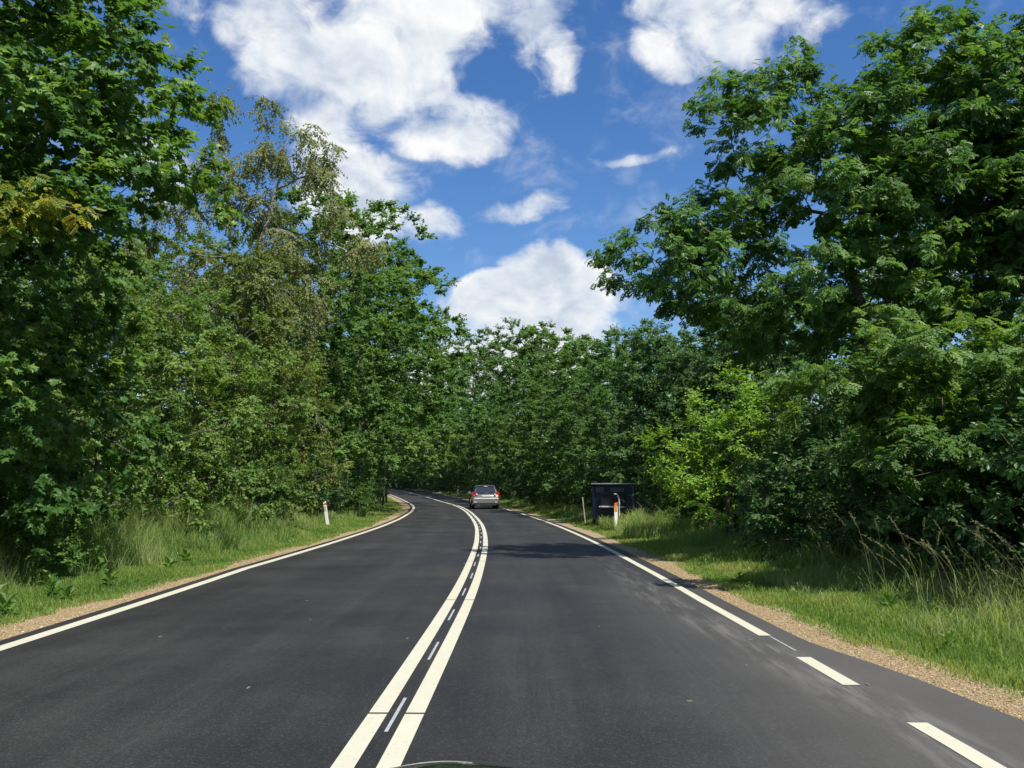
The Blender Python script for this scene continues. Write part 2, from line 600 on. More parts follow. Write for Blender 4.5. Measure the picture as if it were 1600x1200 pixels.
# double centre line, in lengths with a thin joint between them
joints = [-4.0, 1.0, 5.88, 11.6, 17.5, 23.4, 29.5, 36, 44, 53, 62, 68]
for a, c_ in zip(joints[:-1], joints[1:]):
    for s in (-1, 1):
        strip(a + .018, c_ - .018, s * .118, .122, 'centre_line')
for a, c_ in ((68.03, 82), (82.05, 97), (102, 122), (122.05, 150)):
    strip(a, c_, 0.0, .16, 'centre_line')
for k in range(24):
    a = 5.45 + 2.2 * k * (1 + .0)
    strip(a, a + .85, .0 + .012 * math.sin(k * 2.1), .022 if k < 6 else .03, 'lit_milled_dash', 'pale_line', .004, .2)  # pale grey strips paint the sunlit inner edges of the milled grooves
for a, c_ in ((-20, 24), (24.04, 48), (48.04, 70), (70.04, 92), (92.04, 150)):
    strip(a, c_, lambda y: -Lw(y), .15, 'edge_line')
for a, c_ in ((8.9, 24), (24.03, 44), (44.03, 66), (66.03, 90), (90.03, 150)):
    strip(a, c_, lambda y: Rw(y), .12, 'edge_line')
for a in (6.75, 4.65, 2.55, .45):
    strip(a, a + 1.06, lambda y: Rw(y), .125, 'edge_dash')
strip(8.1, 8.85, lambda y: Rw(y) + .035, .018, 'edge_line', 'pale_line')


def wob(y, seed, amp):
    r = np.random.default_rng(seed)
    o = np.zeros_like(y)
    for f_ in (.35, .9, 2.1, 4.3):
        o += amp / (1 + f_) * np.sin(y * f_ * 2 + r.uniform(0, 6.28))
    return o


def Rgrav(y): return np.maximum(Rasph(y) + .12, Rw(y) + np.interp(y, [-60, 6, 7.8, 9, 16, 60, 215], [1.0, .96, .78, .60, .66, .6, .6])) + wob(y, 2, .06)
def Lgrav(y): return Lasph(y) + np.interp(y, [-60, 8, 14, 30, 70, 215], [.42, .38, .28, .26, .6, .3]) + wob(y, 3, .10)


yy = np.concatenate([np.arange(-20, 40, .25), np.arange(40, 205, 1.0)])
tag(ribbon('gravel_shoulder', yy, Rasph(yy) - .06, Rgrav(yy) + .25, -.018, M['gravel'], ncol=3), 'sandy gravel strip beside the right lane', kind='structure')
tag(ribbon('gravel_shoulder', yy, -Lgrav(yy) - .25, -Lasph(yy) + .06, -.018, M['gravel'], ncol=3), 'sandy gravel strip beside the left lane', kind='structure')

# ------------------------------------------------------------------ vectorised leaf placing
def norm(a):
    return a / np.maximum(np.linalg.norm(a, axis=-1, keepdims=True), 1e-9)


def place(templ, faces, pos, axis, nrm, size, tint):
    """copies of a template leaf (grows along +Y, faces +Z)"""
    y = norm(axis)
    x = norm(np.cross(y, nrm))
    z = np.cross(x, y)
    sz = np.broadcast_to(size, (len(pos),))[:, None, None]
    V = pos[:, None, :] + sz * (templ[None, :, 0:1] * x[:, None, :] + templ[None, :, 1:2] * y[:, None, :] + templ[None, :, 2:3] * z[:, None, :])
    nv = len(templ)
    F = (np.asarray(faces)[None] + (np.arange(len(pos)) * nv)[:, None, None]).reshape(-1, len(faces[0]))
    T = np.repeat(tint, nv)
    return V.reshape(-1, 3), F, T


def t_simple(wd=.55, fold=.08, droop=.1):
    V = np.array([(0, 0, 0), (wd / 2, .45, fold), (0, 1, -droop), (-wd / 2, .45, fold)], float)
    return V, [(0, 1, 2), (0, 2, 3)]


def t_oval(wd=.6, fold=.06, droop=.12):
    V = np.array([(0, 0, 0), (wd * .42, .28, fold), (wd * .44, .62, fold * .7), (0, 1, -droop), (-wd * .44, .62, fold * .7), (-wd * .42, .28, fold)], float)
    return V, [(0, 1, 2), (0, 2, 3), (0, 3, 4), (0, 4, 5)]


def t_maple():
    half = [(.05, .02), (.50, .10), (.30, .32), (.60, .66), (.24, .62)]
    pts = half + [(0, 1.08)] + [(-x, y) for x, y in half[::-1]]
    V = [(0, .36, .05)] + [(x, y, -.10 * (abs(x) > .4) - .08 * (y > .9)) for x, y in pts]
    n = len(pts)
    return np.array(V, float), [(0, 1 + k, 1 + k + 1) for k in range(n - 1)] + [(0, n, 1)]


def t_ash(pairs=4, wd=.11):
    V, F = [], []

    def leaflet(px, py, pz, dx, dy, L):
        b0 = len(V)
        ux, uy = -dy, dx
        V.extend([(px, py, pz), (px + dx * L * .45 + ux * wd, py + dy * L * .45 + uy * wd, pz + .02), (px + dx * L, py + dy * L, pz - .07), (px + dx * L * .45 - ux * wd, py + dy * L * .45 - uy * wd, pz + .02)])
        F.extend([(b0, b0 + 1, b0 + 2), (b0, b0 + 2, b0 + 3)])
    for k in range(pairs):
        yk = .18 + .55 * k / (pairs - 1)
        zk = -.22 * yk * yk
        L = .36 if 0 < k else .28
        for s in (-1, 1):
            leaflet(0, yk, zk, s * .86, .5, L)
    leaflet(0, .72, -.12, 0, 1, .34)
    return np.array(V, float), F


def skeleton(rng, trunk, lobes, n_tips, spread=.62, shell=.35):
    """limbs reach from the trunk to tips spread through the crown's lobes"""
    P = [np.array(trunk[0], float)]
    par = [-1]
    for a, c_ in zip(trunk[:-1], trunk[1:]):
        a, c_ = np.array(a, float), np.array(c_, float)
        n = max(1, int(np.linalg.norm(c_ - a) / .45))
        for k in range(1, n + 1):
            P.append(a + (c_ - a) * k / n + rng.normal(0, .025, 3))
            par.append(len(P) - 2)
    cut = max(1, int(len(P) * .35))
    wts = np.array([(r[0] * r[1] * r[2]) ** .62 for _, r in lobes])
    wts /= wts.sum()
    idx = rng.choice(len(lobes), n_tips, p=wts)
    dv = norm(rng.normal(size=(n_tips, 3)))
    rr = (shell + (1 - shell) * rng.random(n_tips)) ** spread
    Cc = np.array([c_ for c_, _ in lobes])[idx]
    Rr = np.array([r for _, r in lobes])[idx]
    tips = Cc + dv * Rr * rr[:, None] * (1 + .12 * np.sin(dv[:, :1] * 7 + dv[:, 2:] * 5))
    tips[:, 2] = np.maximum(tips[:, 2], .25)
    top = np.array(trunk[-1], float)
    order = np.argsort(np.linalg.norm(tips - top * [1, 1, .8], axis=1))
    A = np.zeros((len(P) + n_tips * 14, 3))
    A[:len(P)] = P
    n = len(P)
    tipnode = np.zeros(n_tips, int)
    for q in order:
        tp = tips[q]
        dd = A[cut:n] - tp
        cost = np.sqrt((dd ** 2).sum(1)) + .9 * np.maximum(0, dd[:, 2] + .15)
        j = cut + int(np.argmin(cost))
        a = A[j]
        L = np.linalg.norm(tp - a)
        k = int(min(12, max(1, math.ceil(L / .42))))
        prev = j
        sag = rng.normal(0, .06 * L, 3)
        sag[2] += .07 * L
        for s in range(1, k + 1):
            f_ = s / k
            A[n] = a + (tp - a) * f_ + sag * 4 * f_ * (1 - f_) * .6 + (rng.normal(0, .02, 3) if s < k else 0)
            par.append(prev)
            prev = n
            n += 1
        tipnode[q] = prev
    A = A[:n]
    par = np.array(par)
    area = np.zeros(n)
    has = np.zeros(n, bool)
    has[par[par >= 0]] = True
    for q in range(n - 1, 0, -1):
        if not has[q]:
            area[q] = .006 ** 2.1
        area[par[q]] += area[q]
    rad = area ** (1 / 2.1)
    outd = norm(dv + .35 * norm(tips - top * [1, 1, .6]))
    return A, par, rad, tips, outd, idx


def limbs(A, par, rad, thr, mat, name='trunk', flare=1.5):
    par = np.asarray(par)
    rad = rad.copy()
    zb = A[:, 2]
    rad *= np.where(zb < .6, 1 + (flare - 1) * (1 - np.clip(zb, 0, .6) / .6) ** 2, 1)
    Vs, Fs, n0 = [], [], 0
    for k, lo, hi in ((8, .05, 99), (5, .018, .05), (3, thr, .018)):
        e = np.where((par >= 0) & (rad >= max(lo, thr)) & (rad < hi))[0]
        if not len(e):
            continue
        a, c_ = A[par[e]], A[e]
        dirn = norm(c_ - a)
        ref = np.where(np.abs(dirn[:, 2:]) > .9, np.array([[1., 0, 0]]), np.array([[0, 0, 1.]]))
        x = norm(np.cross(dirn, ref))
        y = np.cross(dirn, x)
        ang = np.arange(k) * 2 * math.pi / k
        ring = np.cos(ang)[None, :, None] * x[:, None] + np.sin(ang)[None, :, None] * y[:, None]
        r0 = np.minimum(rad[par[e]], rad[e] * 1.25)
        a2 = a - dirn * (rad[e] * .5)[:, None]
        V = np.concatenate([a2[:, None] + ring * r0[:, None, None], c_[:, None] + ring * rad[e][:, None, None]], 1)
        i = np.arange(k)
        f_ = np.stack([i, (i + 1) % k, (i + 1) % k + k, i + k], -1)
        F = (f_[None] + (np.arange(len(e)) * 2 * k)[:, None, None]).reshape(-1, 4) + n0
        Vs.append(V.reshape(-1, 3))
        Fs.append(F)
        n0 += V.shape[0] * V.shape[1]
    return mesh(name, np.concatenate(Vs), Fs, mat, smooth=True)


def leaf_sites(rng, tips, outd, n_twig, tw, n_leaf, droop=.1, up=.9, ldroop=.25, hang=0.0, jit=.02, out=.7, lobe=None):
    T = np.repeat(tips, n_twig, 0)
    O = np.repeat(outd, n_twig, 0)
    dv = norm(O * out + rng.normal(0, .6, T.shape) * [1, 1, .55] + [0, 0, .10 - droop - hang * 3])
    L = rng.uniform(tw[0], tw[1], len(T))
    clump = np.repeat(np.clip(rng.normal(.5, .15, len(tips)) + (0 if lobe is None else rng.normal(0, .16, int(lobe.max()) + 1)[lobe]), 0, 1), n_twig)
    N = len(T)
    f_ = (np.arange(n_leaf)[None] + rng.random((N, n_leaf))) / n_leaf
    f_ = .12 + .88 * f_
    pos = T[:, None] + dv[:, None] * (L[:, None] * f_)[..., None]
    pos[..., 2] -= (droop * .5) * (L[:, None] * f_) ** 2
    side = norm(np.cross(dv, [0, 0, 1.]) + 1e-6)
    sg = np.where(np.arange(n_leaf) % 2 == 0, 1., -1.)[None, :, None]
    ax = dv[:, None] * .55 + side[:, None] * sg * .75 + rng.normal(0, .32, (N, n_leaf, 3))
    ax[..., 2] -= ldroop + hang
    nr = np.array([0, 0, up * .8]) + O[:, None] * .65 + rng.normal(0, .42, (N, n_leaf, 3))
    tint = np.clip(clump[:, None] + rng.normal(0, .17, (N, n_leaf)), 0, 1)
    pos = pos + rng.normal(0, jit, pos.shape)
    return pos.reshape(-1, 3), norm(ax.reshape(-1, 3)), norm(nr.reshape(-1, 3)), tint.ravel()


def tree(root, seed, trunk, lobes, n_tips, leaf, lmat, n_twig, tw, n_leaf, size, bmat='bark', thr=.006, picks=0, leafname='leaf', twigs=False, shell=.35, girth=1.0, **kw):
    rng = np.random.default_rng(seed)
    A, par, rad, tips, outd, idx = skeleton(rng, trunk, lobes, n_tips, shell=shell)
    rad = rad * girth
    obj('trunk', limbs(A, par, rad, thr, M[bmat]), root)
    pos, ax, nr, tint = leaf_sites(rng, tips, outd, n_twig, tw, n_leaf, lobe=idx, **kw)
    sz = size * rng.uniform(.72, 1.2, len(pos))
    tv, tf = leaf
    if picks:
        mw = Matrix.LocRotScale(root.location, root.rotation_euler, root.scale)
        wp = pos @ np.array(mw.to_3x3()).T + np.array(mw.translation)
        dist = np.linalg.norm(wp - [0, 0, 1.45], axis=1)
        inf = (wp[:, 1] > 1) & (np.abs(wp[:, 0]) < wp[:, 1] * .575) & (wp[:, 2] - 1.45 < wp[:, 1] * .54) & (wp[:, 2] - 1.45 > -.1 * wp[:, 1])
        order = np.argsort(np.where(inf, dist - sz * 8, 1e9))[:picks]
        keep = np.ones(len(pos), bool)
        keep[order] = False
        variants = []
        for k in range(6):
            variants.append(mesh(leafname, tv, np.array(tf), M[lmat], tint=np.full(len(tv), .1 + .16 * k)))
        y = norm(ax)
        x = norm(np.cross(y, nr))
        z = np.cross(x, y)
        for q in order:
            o = bpy.data.objects.new(leafname, variants[min(5, int(tint[q] * 6))])
            C.objects.link(o)
            o.parent = root
            mt = Matrix(((x[q][0], y[q][0], z[q][0], pos[q][0]), (x[q][1], y[q][1], z[q][1], pos[q][1]), (x[q][2], y[q][2], z[q][2], pos[q][2]), (0, 0, 0, 1)))
            o.matrix_local = mt @ Matrix.Scale(float(sz[q]), 4)
        pos, ax, nr, tint, sz = pos[keep], ax[keep], nr[keep], tint[keep], sz[keep]
    V, F, T = place(tv, tf, pos, ax, nr, sz, tint)
    cr = obj('crown', mesh('crown', V, F, M[lmat], tint=T), root)
    cr['kind'] = 'stuff'
    return A, par, rad, tips


def gz(x, y):
    """ground height under a plant"""
    return float(elev(y)) - .06


# ------------------------------------------------------------------ big trees
maple = thing('maple_tree', 'big dark green maple with large lobed leaves overhanging the left verge', 'tree', (-9.7, 13.0, gz(0, 13)))
tree(maple, 11, [(0, 0, 0), (.1, 0, 1.6), (.3, -.1, 4.2), (.5, -.2, 7.5), (.3, 0, 10.2)],
     [((-1.5, 0, 7.5), (4.2, 5, 4.4)), ((1.5, -.6, 8.3), (2.4, 3.6, 2.4)), ((.3, 0, 10.8), (3.1, 3.8, 2.4)), ((2.3, -.5, 6.9), (1.8, 2.2, 1.0)), ((2.7, -.4, 8.7), (1.5, 2.2, 1.5)), ((3.5, 0, 7.5), (1.4, 1.8, .9)), ((3.0, -.4, 5.4), (1.6, 2.0, .9)), ((-1.2, -2.4, 9.2), (2.6, 1.8, 1.6)), ((1.6, 1.4, 7.6), (2.6, 2.0, 2.0)), ((-.4, -2.2, 7.0), (2.6, 2.0, 2.0)), ((.8, -2.6, 5.4), (2.6, 1.6, 1.2)), ((3.3, -.2, 6.2), (1.5, 2.0, .9)), ((4.35, .3, 6.45), (1.1, 1.3, .55)),
      ((2.0, -.8, 4.6), (2.2, 2.8, 1.5)), ((1.2, -.6, 3.0), (2.6, 3.0, 1.5)), ((2.6, .8, 2.2), (1.3, 2.2, 1.3)), ((-1.5, 2, 3.6), (3, 3, 2.6)), ((0, 2, 1.6), (3, 2, 1.2))],
     1250, t_maple(), 'maple', 6, (.25, .65), 13, .122, picks=290, shell=.45, girth=.9, up=.95, ldroop=.35)
# a yellowing compound-leaved bough poking through the maple at the left edge
rngy = np.random.default_rng(3)
ba, bb = np.array([1.6, -1.0, 4.9]), np.array([4.75, -2.6, 4.75])
q_ = rngy.uniform(.35, .92, 15)[:, None]
tp_ = ba + (bb - ba) * q_ + [0, 0, .35] * (4 * q_ * (1 - q_)) + rngy.normal(0, .10, (15, 3))
bq = np.linspace(0, 1, 9)[:, None]
obj('bough', limbs(ba + (bb - ba) * bq + [0, 0, .3] * (4 * bq * (1 - bq)), np.arange(-1, 8), np.linspace(.03, .008, 9), .001, M['bark'], 'bough', 1.0), maple)
pos, ax, nr, ti = leaf_sites(rngy, tp_, np.tile([.5, -.5, -.3], (15, 1)), 2, (.2, .45), 4, ldroop=.5)
V, F, T = place(*t_ash(5, .09), pos, ax, nr, np.full(len(pos), .22), ti)
yb = obj('yellowing_spray', mesh('yellowing_spray', V, F, M['maple_yellow'], tint=T), maple)
yb['label'] = 'yellowing spray of narrow leaves'
yb['kind'] = 'stuff'

ash = thing('ash_tree', 'tall spreading ash with forked trunk and a limb reaching over the right lane', 'tree', (7.35, 17.4, gz(0, 17)))
tree(ash, 21, [(0, 0, 0), (-.1, 0, 1.8), (-.25, 0, 4.4), (-.7, .1, 6.6), (-.9, .1, 8.2)],
     [((-3.9, 0, 6.05), (1.62, 1.80, 0.98)), ((-2.8, .2, 6.6), (1.32, 1.44, 0.73)), ((-2.5, -.3, 8.3), (1.14, 1.32, 1.40)), ((-2.3, .2, 9.55), (0.90, 1.08, 0.73)), ((-1.5, 0, 9.2), (0.54, 0.72, 1.16)), ((-1.15, -.2, 7.6), (1.32, 1.56, 1.22)), ((-.2, 0, 8.6), (1.14, 1.56, 1.40)),
      ((.9, -.2, 9.4), (1.14, 1.44, 1.52)), ((1.5, 0, 10.45), (0.90, 1.08, 0.73)), ((.5, -.4, 7.2), (1.56, 1.68, 1.04)), ((2.3, 0, 8.8), (1.32, 1.56, 1.40)), ((3.3, .2, 8.0), (1.44, 1.68, 1.34)), ((2.0, -.5, 6.7), (1.32, 1.44, 0.85)),
      ((-1.6, -.6, 5.5), (1.56, 1.56, 0.73)), ((3.8, 0, 6.2), (1.68, 1.68, 0.98)), ((-2.3, .4, 4.9), (1.68, 1.44, 0.73)), ((1.0, 1.0, 5.2), (1.92, 1.44, 0.61)), ((.3, -.8, 6.1), (1.2, 1.0, .7)), ((-.6, -1.0, 7.0), (1.0, .9, .7)), ((2.6, -1.0, 7.4), (1.1, 1.0, .8)), ((.2, -.9, 4.9), (1.3, .8, .5)), ((4.6, 0, 7.4), (1.3, 1.4, 1.1)), ((2.6, 0, 10.0), (.7, .8, .6))],
     800, t_ash(4), 'ash', 6, (.18, .50), 7, .20, picks=260, leafname='compound_leaf', shell=.3, girth=1.1, up=.8, ldroop=.45)
dup(ash, 'second tall ash filling the right edge behind the dashed road line', (11.9, 15.8, gz(0, 16)), 2.3, .98)
for o in [o for o in C.objects if o.parent is not None and o.name.startswith('compound_leaf') and o.parent is not ash]:
    bpy.data.objects.remove(o)

sap = thing('ash_sapling', 'young light green ash leaning out below the tall ash', 'tree', (6.3, 12.3, gz(0, 12)))
tree(sap, 31, [(0, 0, 0), (-.1, 0, 1.2), (-.3, -.1, 2.2), (-.4, -.2, 3.0)],
     [((-1.6, -.1, 2.75), (1.0, .9, .42)), ((-.3, -.3, 3.35), (1.1, .9, .5)), ((1.2, 0, 3.1), (1.1, .9, .5)), ((-.9, -.5, 2.0), (.9, .7, .35)), ((.6, -.4, 2.2), (1.1, .8, .4)), ((0, .5, 2.5), (1.8, .7, .6))],
     170, t_ash(4), 'ash_young', 6, (.15, .42), 8, .19, picks=120, leafname='compound_leaf', thr=.004, up=.9, ldroop=.4)

birch = thing('birch_tree', 'airy silver birch with hanging twigs standing above the olive bushes', 'tree', (-9.3, 29.5, gz(0, 29)), scale=1.07)
A_, p_, r_, t_ = tree(birch, 41, [(0, 0, 0), (.1, 0, 3), (.2, 0, 6.5), (.7, 0, 9.0), (1.3, 0, 11.8), (1.6, 0, 13.6)],
     [((1.9, 0, 12.3), (1.2, 1.1, .8)), ((2.6, 0, 11.3), (.7, .8, .6)), ((.9, 0, 13.6), (.55, .6, .6)), ((.6, 0, 12.0), (.6, .7, .6)), ((-.75, 0, 13.5), (.38, .5, .85)), ((-.8, .2, 11.6), (.9, .9, .8)), ((-2.0, -.2, 10.4), (1.0, .9, .6)), ((-3.0, 0, 9.3), (.9, .9, .6)), ((.3, .3, 10.3), (1.2, 1.1, .7)), ((3.2, 0, 9.9), (.8, .8, .6)), ((3.9, 0, 9.0), (.7, .8, .5)), ((-3.9, 0, 8.0), (.9, .9, .7)), ((1.6, 0, 9.0), (1.2, 1, .6)), ((0, 0, 7.4), (3.4, 2, 1.4))],
     520, t_simple(.7), 'birch', 6, (.35, .85), 20, .082, bmat='bark_birch', thr=.004, shell=.2, girth=1.5, hang=.32, droop=.2, out=.45)

# ------------------------------------------------------------------ shared kinds of tree and bush
def proto(name, cat, seed, trunk, lobes, n_tips, leaf, lmat, n_twig, tw, n_leaf, size, **kw):
    r = thing(name, 'x', cat)
    tree(r, seed, trunk, lobes, n_tips, leaf, lmat, n_twig, tw, n_leaf, size, **kw)
    return r


def lumpy(seed, h, rad, n, zlo):
    """a crown of many separate boughs, wide in the middle, pointed lumps at the top"""
    r = np.random.default_rng(seed)
    L = []
    for k in range(n):
        f_ = (k + .5) / n
        z = zlo + (h - zlo) * f_ + r.uniform(-.2, .2)
        rr = rad * math.sin(math.pi * (.24 + .70 * f_)) ** .8
        a = k * 2.4 + r.uniform(-.5, .5)
        q = rr * r.uniform(.55, .98)
        s = rad * r.uniform(.24, .42)
        L.append(((q * math.cos(a), q * math.sin(a), z), (s, s, s * r.uniform(.45, .75))))
    for k in range(3):
        L.append(((0, 0, zlo + (h - zlo) * (.22 + .25 * k)), (rad * .5, rad * .5, (h - zlo) * .15)))
    return L


PR = {}
PR['thorn'] = proto('hawthorn_tree', 'tree', 51, [(0, 0, 0), (.1, 0, 1.5), (0, .1, 3.2), (.1, 0, 5)], lumpy(1, 6.6, 3.0, 26, .7), 300, t_simple(.75), 'thorn', 8, (.2, .5), 17, .088, up=.8, shell=.5)
PR['olive'] = proto('hawthorn_tree', 'tree', 52, [(0, 0, 0), (.1, 0, 1.5), (-.1, .1, 4.2), (.1, 0, 6.5)], lumpy(2, 8.2, 2.9, 28, .9), 330, t_simple(.75), 'olive', 8, (.2, .55), 17, .088, up=.75, droop=.2, shell=.5)
PR['oak'] = proto('oak_tree', 'tree', 53, [(0, 0, 0), (.1, 0, 3), (-.2, .1, 7), (.2, 0, 10.5)], lumpy(3, 12.6, 4.2, 34, 2.6), 340, t_oval(.65), 'oak', 9, (.25, .65), 16, .135, up=.8, thr=.012, shell=.5)
PR['lime'] = proto('lime_tree', 'tree', 54, [(0, 0, 0), (.1, 0, 3.5), (.2, .1, 8), (0, 0, 12.5)], lumpy(4, 15.0, 4.0, 38, 2.6), 360, t_oval(.75), 'lime', 9, (.25, .65), 16, .135, up=.8, thr=.012, shell=.5)
PR['elm'] = proto('elm_tree', 'tree', 55, [(0, 0, 0), (0, 0, 2.2), (.2, .1, 4.5), (.1, 0, 6.8)], lumpy(5, 8.6, 2.9, 28, 1.5), 300, t_oval(.6), 'elm', 9, (.22, .6), 15, .118, up=.7, ldroop=.6, thr=.008, shell=.5, droop=.3)
PR['bush'] = proto('roadside_bush', 'bush', 56, [(0, 0, 0), (0, 0, .7), (.1, 0, 1.4)], lumpy(6, 2.5, 1.5, 16, .3), 150, t_oval(.6), 'elm', 5, (.18, .42), 9, .10, up=.8, thr=.004)
PR['light_bush'] = proto('roadside_bush', 'bush', 57, [(0, 0, 0), (0, 0, .6), (-.1, 0, 1.3)], lumpy(7, 2.1, 1.2, 16, .25), 150, t_oval(.55), 'weed', 5, (.18, .4), 9, .085, up=.8, thr=.004)
PR['bright_bush'] = proto('hornbeam_bush', 'bush', 58, [(0, 0, 0), (.1, 0, .9), (.2, 0, 2.0)],
                          [((-.8, 0, 1.5), (.5, .6, .45)), ((.1, -.1, 2.1), (.55, .6, .5)), ((.3, 0, 3.05), (.28, .3, .55)), ((.95, .1, 2.5), (.4, .4, .55)), ((-.4, .2, 2.5), (.3, .3, .5)), ((1.1, -.1, 1.4), (.5, .6, .45)), ((.1, -.2, .9), (1.1, .7, .4)), ((-1.3, 0, 1.95), (.22, .3, .4))],
                          190, t_oval(.5), 'hornbeam', 7, (.2, .5), 10, .08, up=.9, thr=.004, droop=.1, ldroop=.05, out=.9)
USED = set()
ORD = 'first second third fourth fifth sixth seventh eighth ninth tenth eleventh twelfth thirteenth fourteenth fifteenth sixteenth seventeenth eighteenth nineteenth twentieth'.split()
ORD += ['twenty-' + o for o in ORD[:9]] + ['thirtieth']



def plant(kind, x, y, label, rz=None, s=1.0, group=None):
    p = PR[kind]
    rz = (x * 3.7 + y * 1.9) % 6.28 if rz is None else rz
    if kind not in USED:
        USED.add(kind)
        p.location = (x, y, gz(x, y))
        p.rotation_euler = (0, 0, rz)
        p.scale = s if isinstance(s, tuple) else (s,) * 3
        p['label'] = label
        if group:
            p['group'] = group
        return p
    return dup(p, label, (x, y, gz(x, y)), rz, s, group)


# left side, from the car on
plant('thorn', -8.9, 19.2, 'olive green hawthorn bulging over the tall grass beside the maple', s=(1.0, 1.0, .98))
plant('thorn', -8.7, 24.2, 'rounded hawthorn lit yellowish above the long grass, second from the maple', s=(.95, .95, 1.05))
plant('olive', -8.9, 27.5, 'olive brown hawthorn in front of the birch', s=(1.0, 1.0, 1.1))
plant('olive', -9.2, 33.8, 'brownish olive hawthorn with a bare pale branch left of the bend', s=(1.0, 1.0, 1.1))
plant('thorn', -11.6, 22.5, 'hawthorn half hidden between the maple and the birch', s=1.15)
plant('thorn', -9.6, 30.0, 'low green hawthorn behind the left marker post', s=(.8, .8, .78))
plant('lime', -8.9, 38.5, 'tall fresh green tree right of the birch with feathery top', s=(.92, .92, .93))
plant('lime', -7.9, 46.5, 'tall green tree arching over the left lane at the bend', s=(1.25, 1.1, 1.08))
plant('oak', -8.8, 41.5, 'dark green tree low behind the left verge at the bend', s=(.72, .72, .66))
plant('oak', -8.3, 53.5, 'broad green tree on the inside of the bend', s=(1.3, 1.15, 1.28))
plant('lime', -9.0, 62.5, 'light green tree leaning over the far left lane', s=(1.45, 1.2, 1.18))
plant('oak', -10.2, 72.5, 'green tree beyond the bend on the left, before the road is lost to view', s=(1.45, 1.3, 1.3))
g = 'trees of the left-hand wood behind the front row'
gl = '{} tree of the wood behind the front row left of the road, going away'
for k, (x, y, kd, s) in enumerate([(-14, 26, 'oak', .8), (-15, 33, 'lime', .72), (-14.5, 41, 'oak', 1.0), (-15, 50, 'lime', .95), (-16, 60, 'oak', 1.15), (-17, 68, 'lime', 1.0), (-17, 80, 'oak', 1.15),
                                    (-19.5, 90, 'lime', 1.0), (-22.5, 100, 'oak', 1.1), (-26, 112, 'lime', 1.0), (-16, 18, 'oak', .8), (-20, 24, 'lime', .75), (-21, 36, 'oak', .9), (-22, 48, 'lime', .9), (-30, 122, 'oak', 1.1)]):
    plant(kd, x, y, gl.format(ORD[k]), s=s, group=g)
# right side
plant('elm', 7.7, 28.6, 'dark drooping elm between the tall ash and the blue container', s=(1.0, 1.0, .86))
plant('elm', 6.2, 34.5, 'dark elm standing behind the blue container', s=(1.0, 1.0, .88))
plant('elm', 10.4, 23.5, 'dark elm behind the bright green bush, in the shade of the ash', s=(1.0, 1.0, .95))
plant('oak', 5.6, 40.5, 'dull green oak ahead of the blue container', s=(.72, .72, .68))
plant('oak', 4.9, 48.5, 'pale topped oak right of the grey car', s=(.88, .88, .74))
plant('lime', 4.1, 57.5, 'green tree directly beyond the grey car on the right', s=(.95, .95, .72))
plant('oak', 3.2, 66.5, 'rounded green tree past the grey car, third beyond it', s=(1.05, 1.05, .98))
plant('lime', 2.4, 77.0, 'tall round topped tree at the gap of sky over the road', s=(1.15, 1.15, 1.0))
plant('oak', .4, 88.0, 'dark tree closing the view at the end of the bend', s=(1.15, 1.15, 1.35))
g = 'trees of the right-hand wood behind the front row'
gl = '{} tree of the wood behind the front row right of the road, going away'
for k, (x, y, kd, s) in enumerate([(-2.5, 99, 'lime', 1.2), (-5.5, 110, 'oak', 1.4), (-9.5, 121, 'lime', 1.2), (-14, 133, 'oak', 1.2), (-19, 144, 'lime', 1.05), (-24, 152, 'oak', 1.2), (10.5, 33, 'oak', .58), (10.5, 42, 'lime', .55), (10, 51, 'oak', .8), (9, 61, 'lime', .75),
                                    (8, 72, 'oak', .95), (7, 84, 'lime', .9), (5, 96, 'oak', 1.1), (14.5, 26, 'oak', .75), (2, 108, 'lime', 1.0), (-3, 120, 'oak', 1.1), (16, 18, 'lime', .62), (-34, 160, 'lime', 1.0), (13, 30, 'lime', .5), (13, 38, 'oak', .65), (11.5, 46, 'oak', .85), (-10, 140, 'oak', 1.2)]):
    plant(kd, x, y, gl.format(ORD[k]), s=s, group=g)
for k, (x, y, kd, s) in enumerate([(-12, 152, 'oak', 1.2), (-20, 160, 'lime', 1.1), (-27, 168, 'oak', 1.3), (-5, 150, 'oak', 1.2), (-38, 172, 'oak', 1.3), (-48, 168, 'lime', 1.1), (-1, 133, 'lime', 1.0)]):
    plant(kd, x, y, '{} of the farthest trees where the road bends out of sight'.format(ORD[k]), s=s, group=g)
plant('elm', 11.2, 7.0, 'unseen elm added for shade right of the car beyond the dashed road line')  # out-of-frame elm put in to darken the nearest right bushes
plant('elm', 11.0, 11.6, 'elm added at the right edge, mostly out of view, to shade the bushes', s=(1.05, 1.0, .9))  # second elm, mostly out of frame, added to deepen the shade at right
plant('lime', -8.2, 5.0, 'slim unseen tree added left of the car to shade the maple', s=(.66, .66, .62))  # unseen lime added so its shadow darkens the maple's lower leaves
plant('oak', 12.6, 3.0, 'unseen oak added beside the car for shade right of the verge', s=(.9, .9, .85))  # unseen oak added to throw shade on the right understory

plant('bright_bush', 5.7, 24.0, 'bright yellow green bush with upright shoots right of the blue container', s=1.3, rz=0.0)
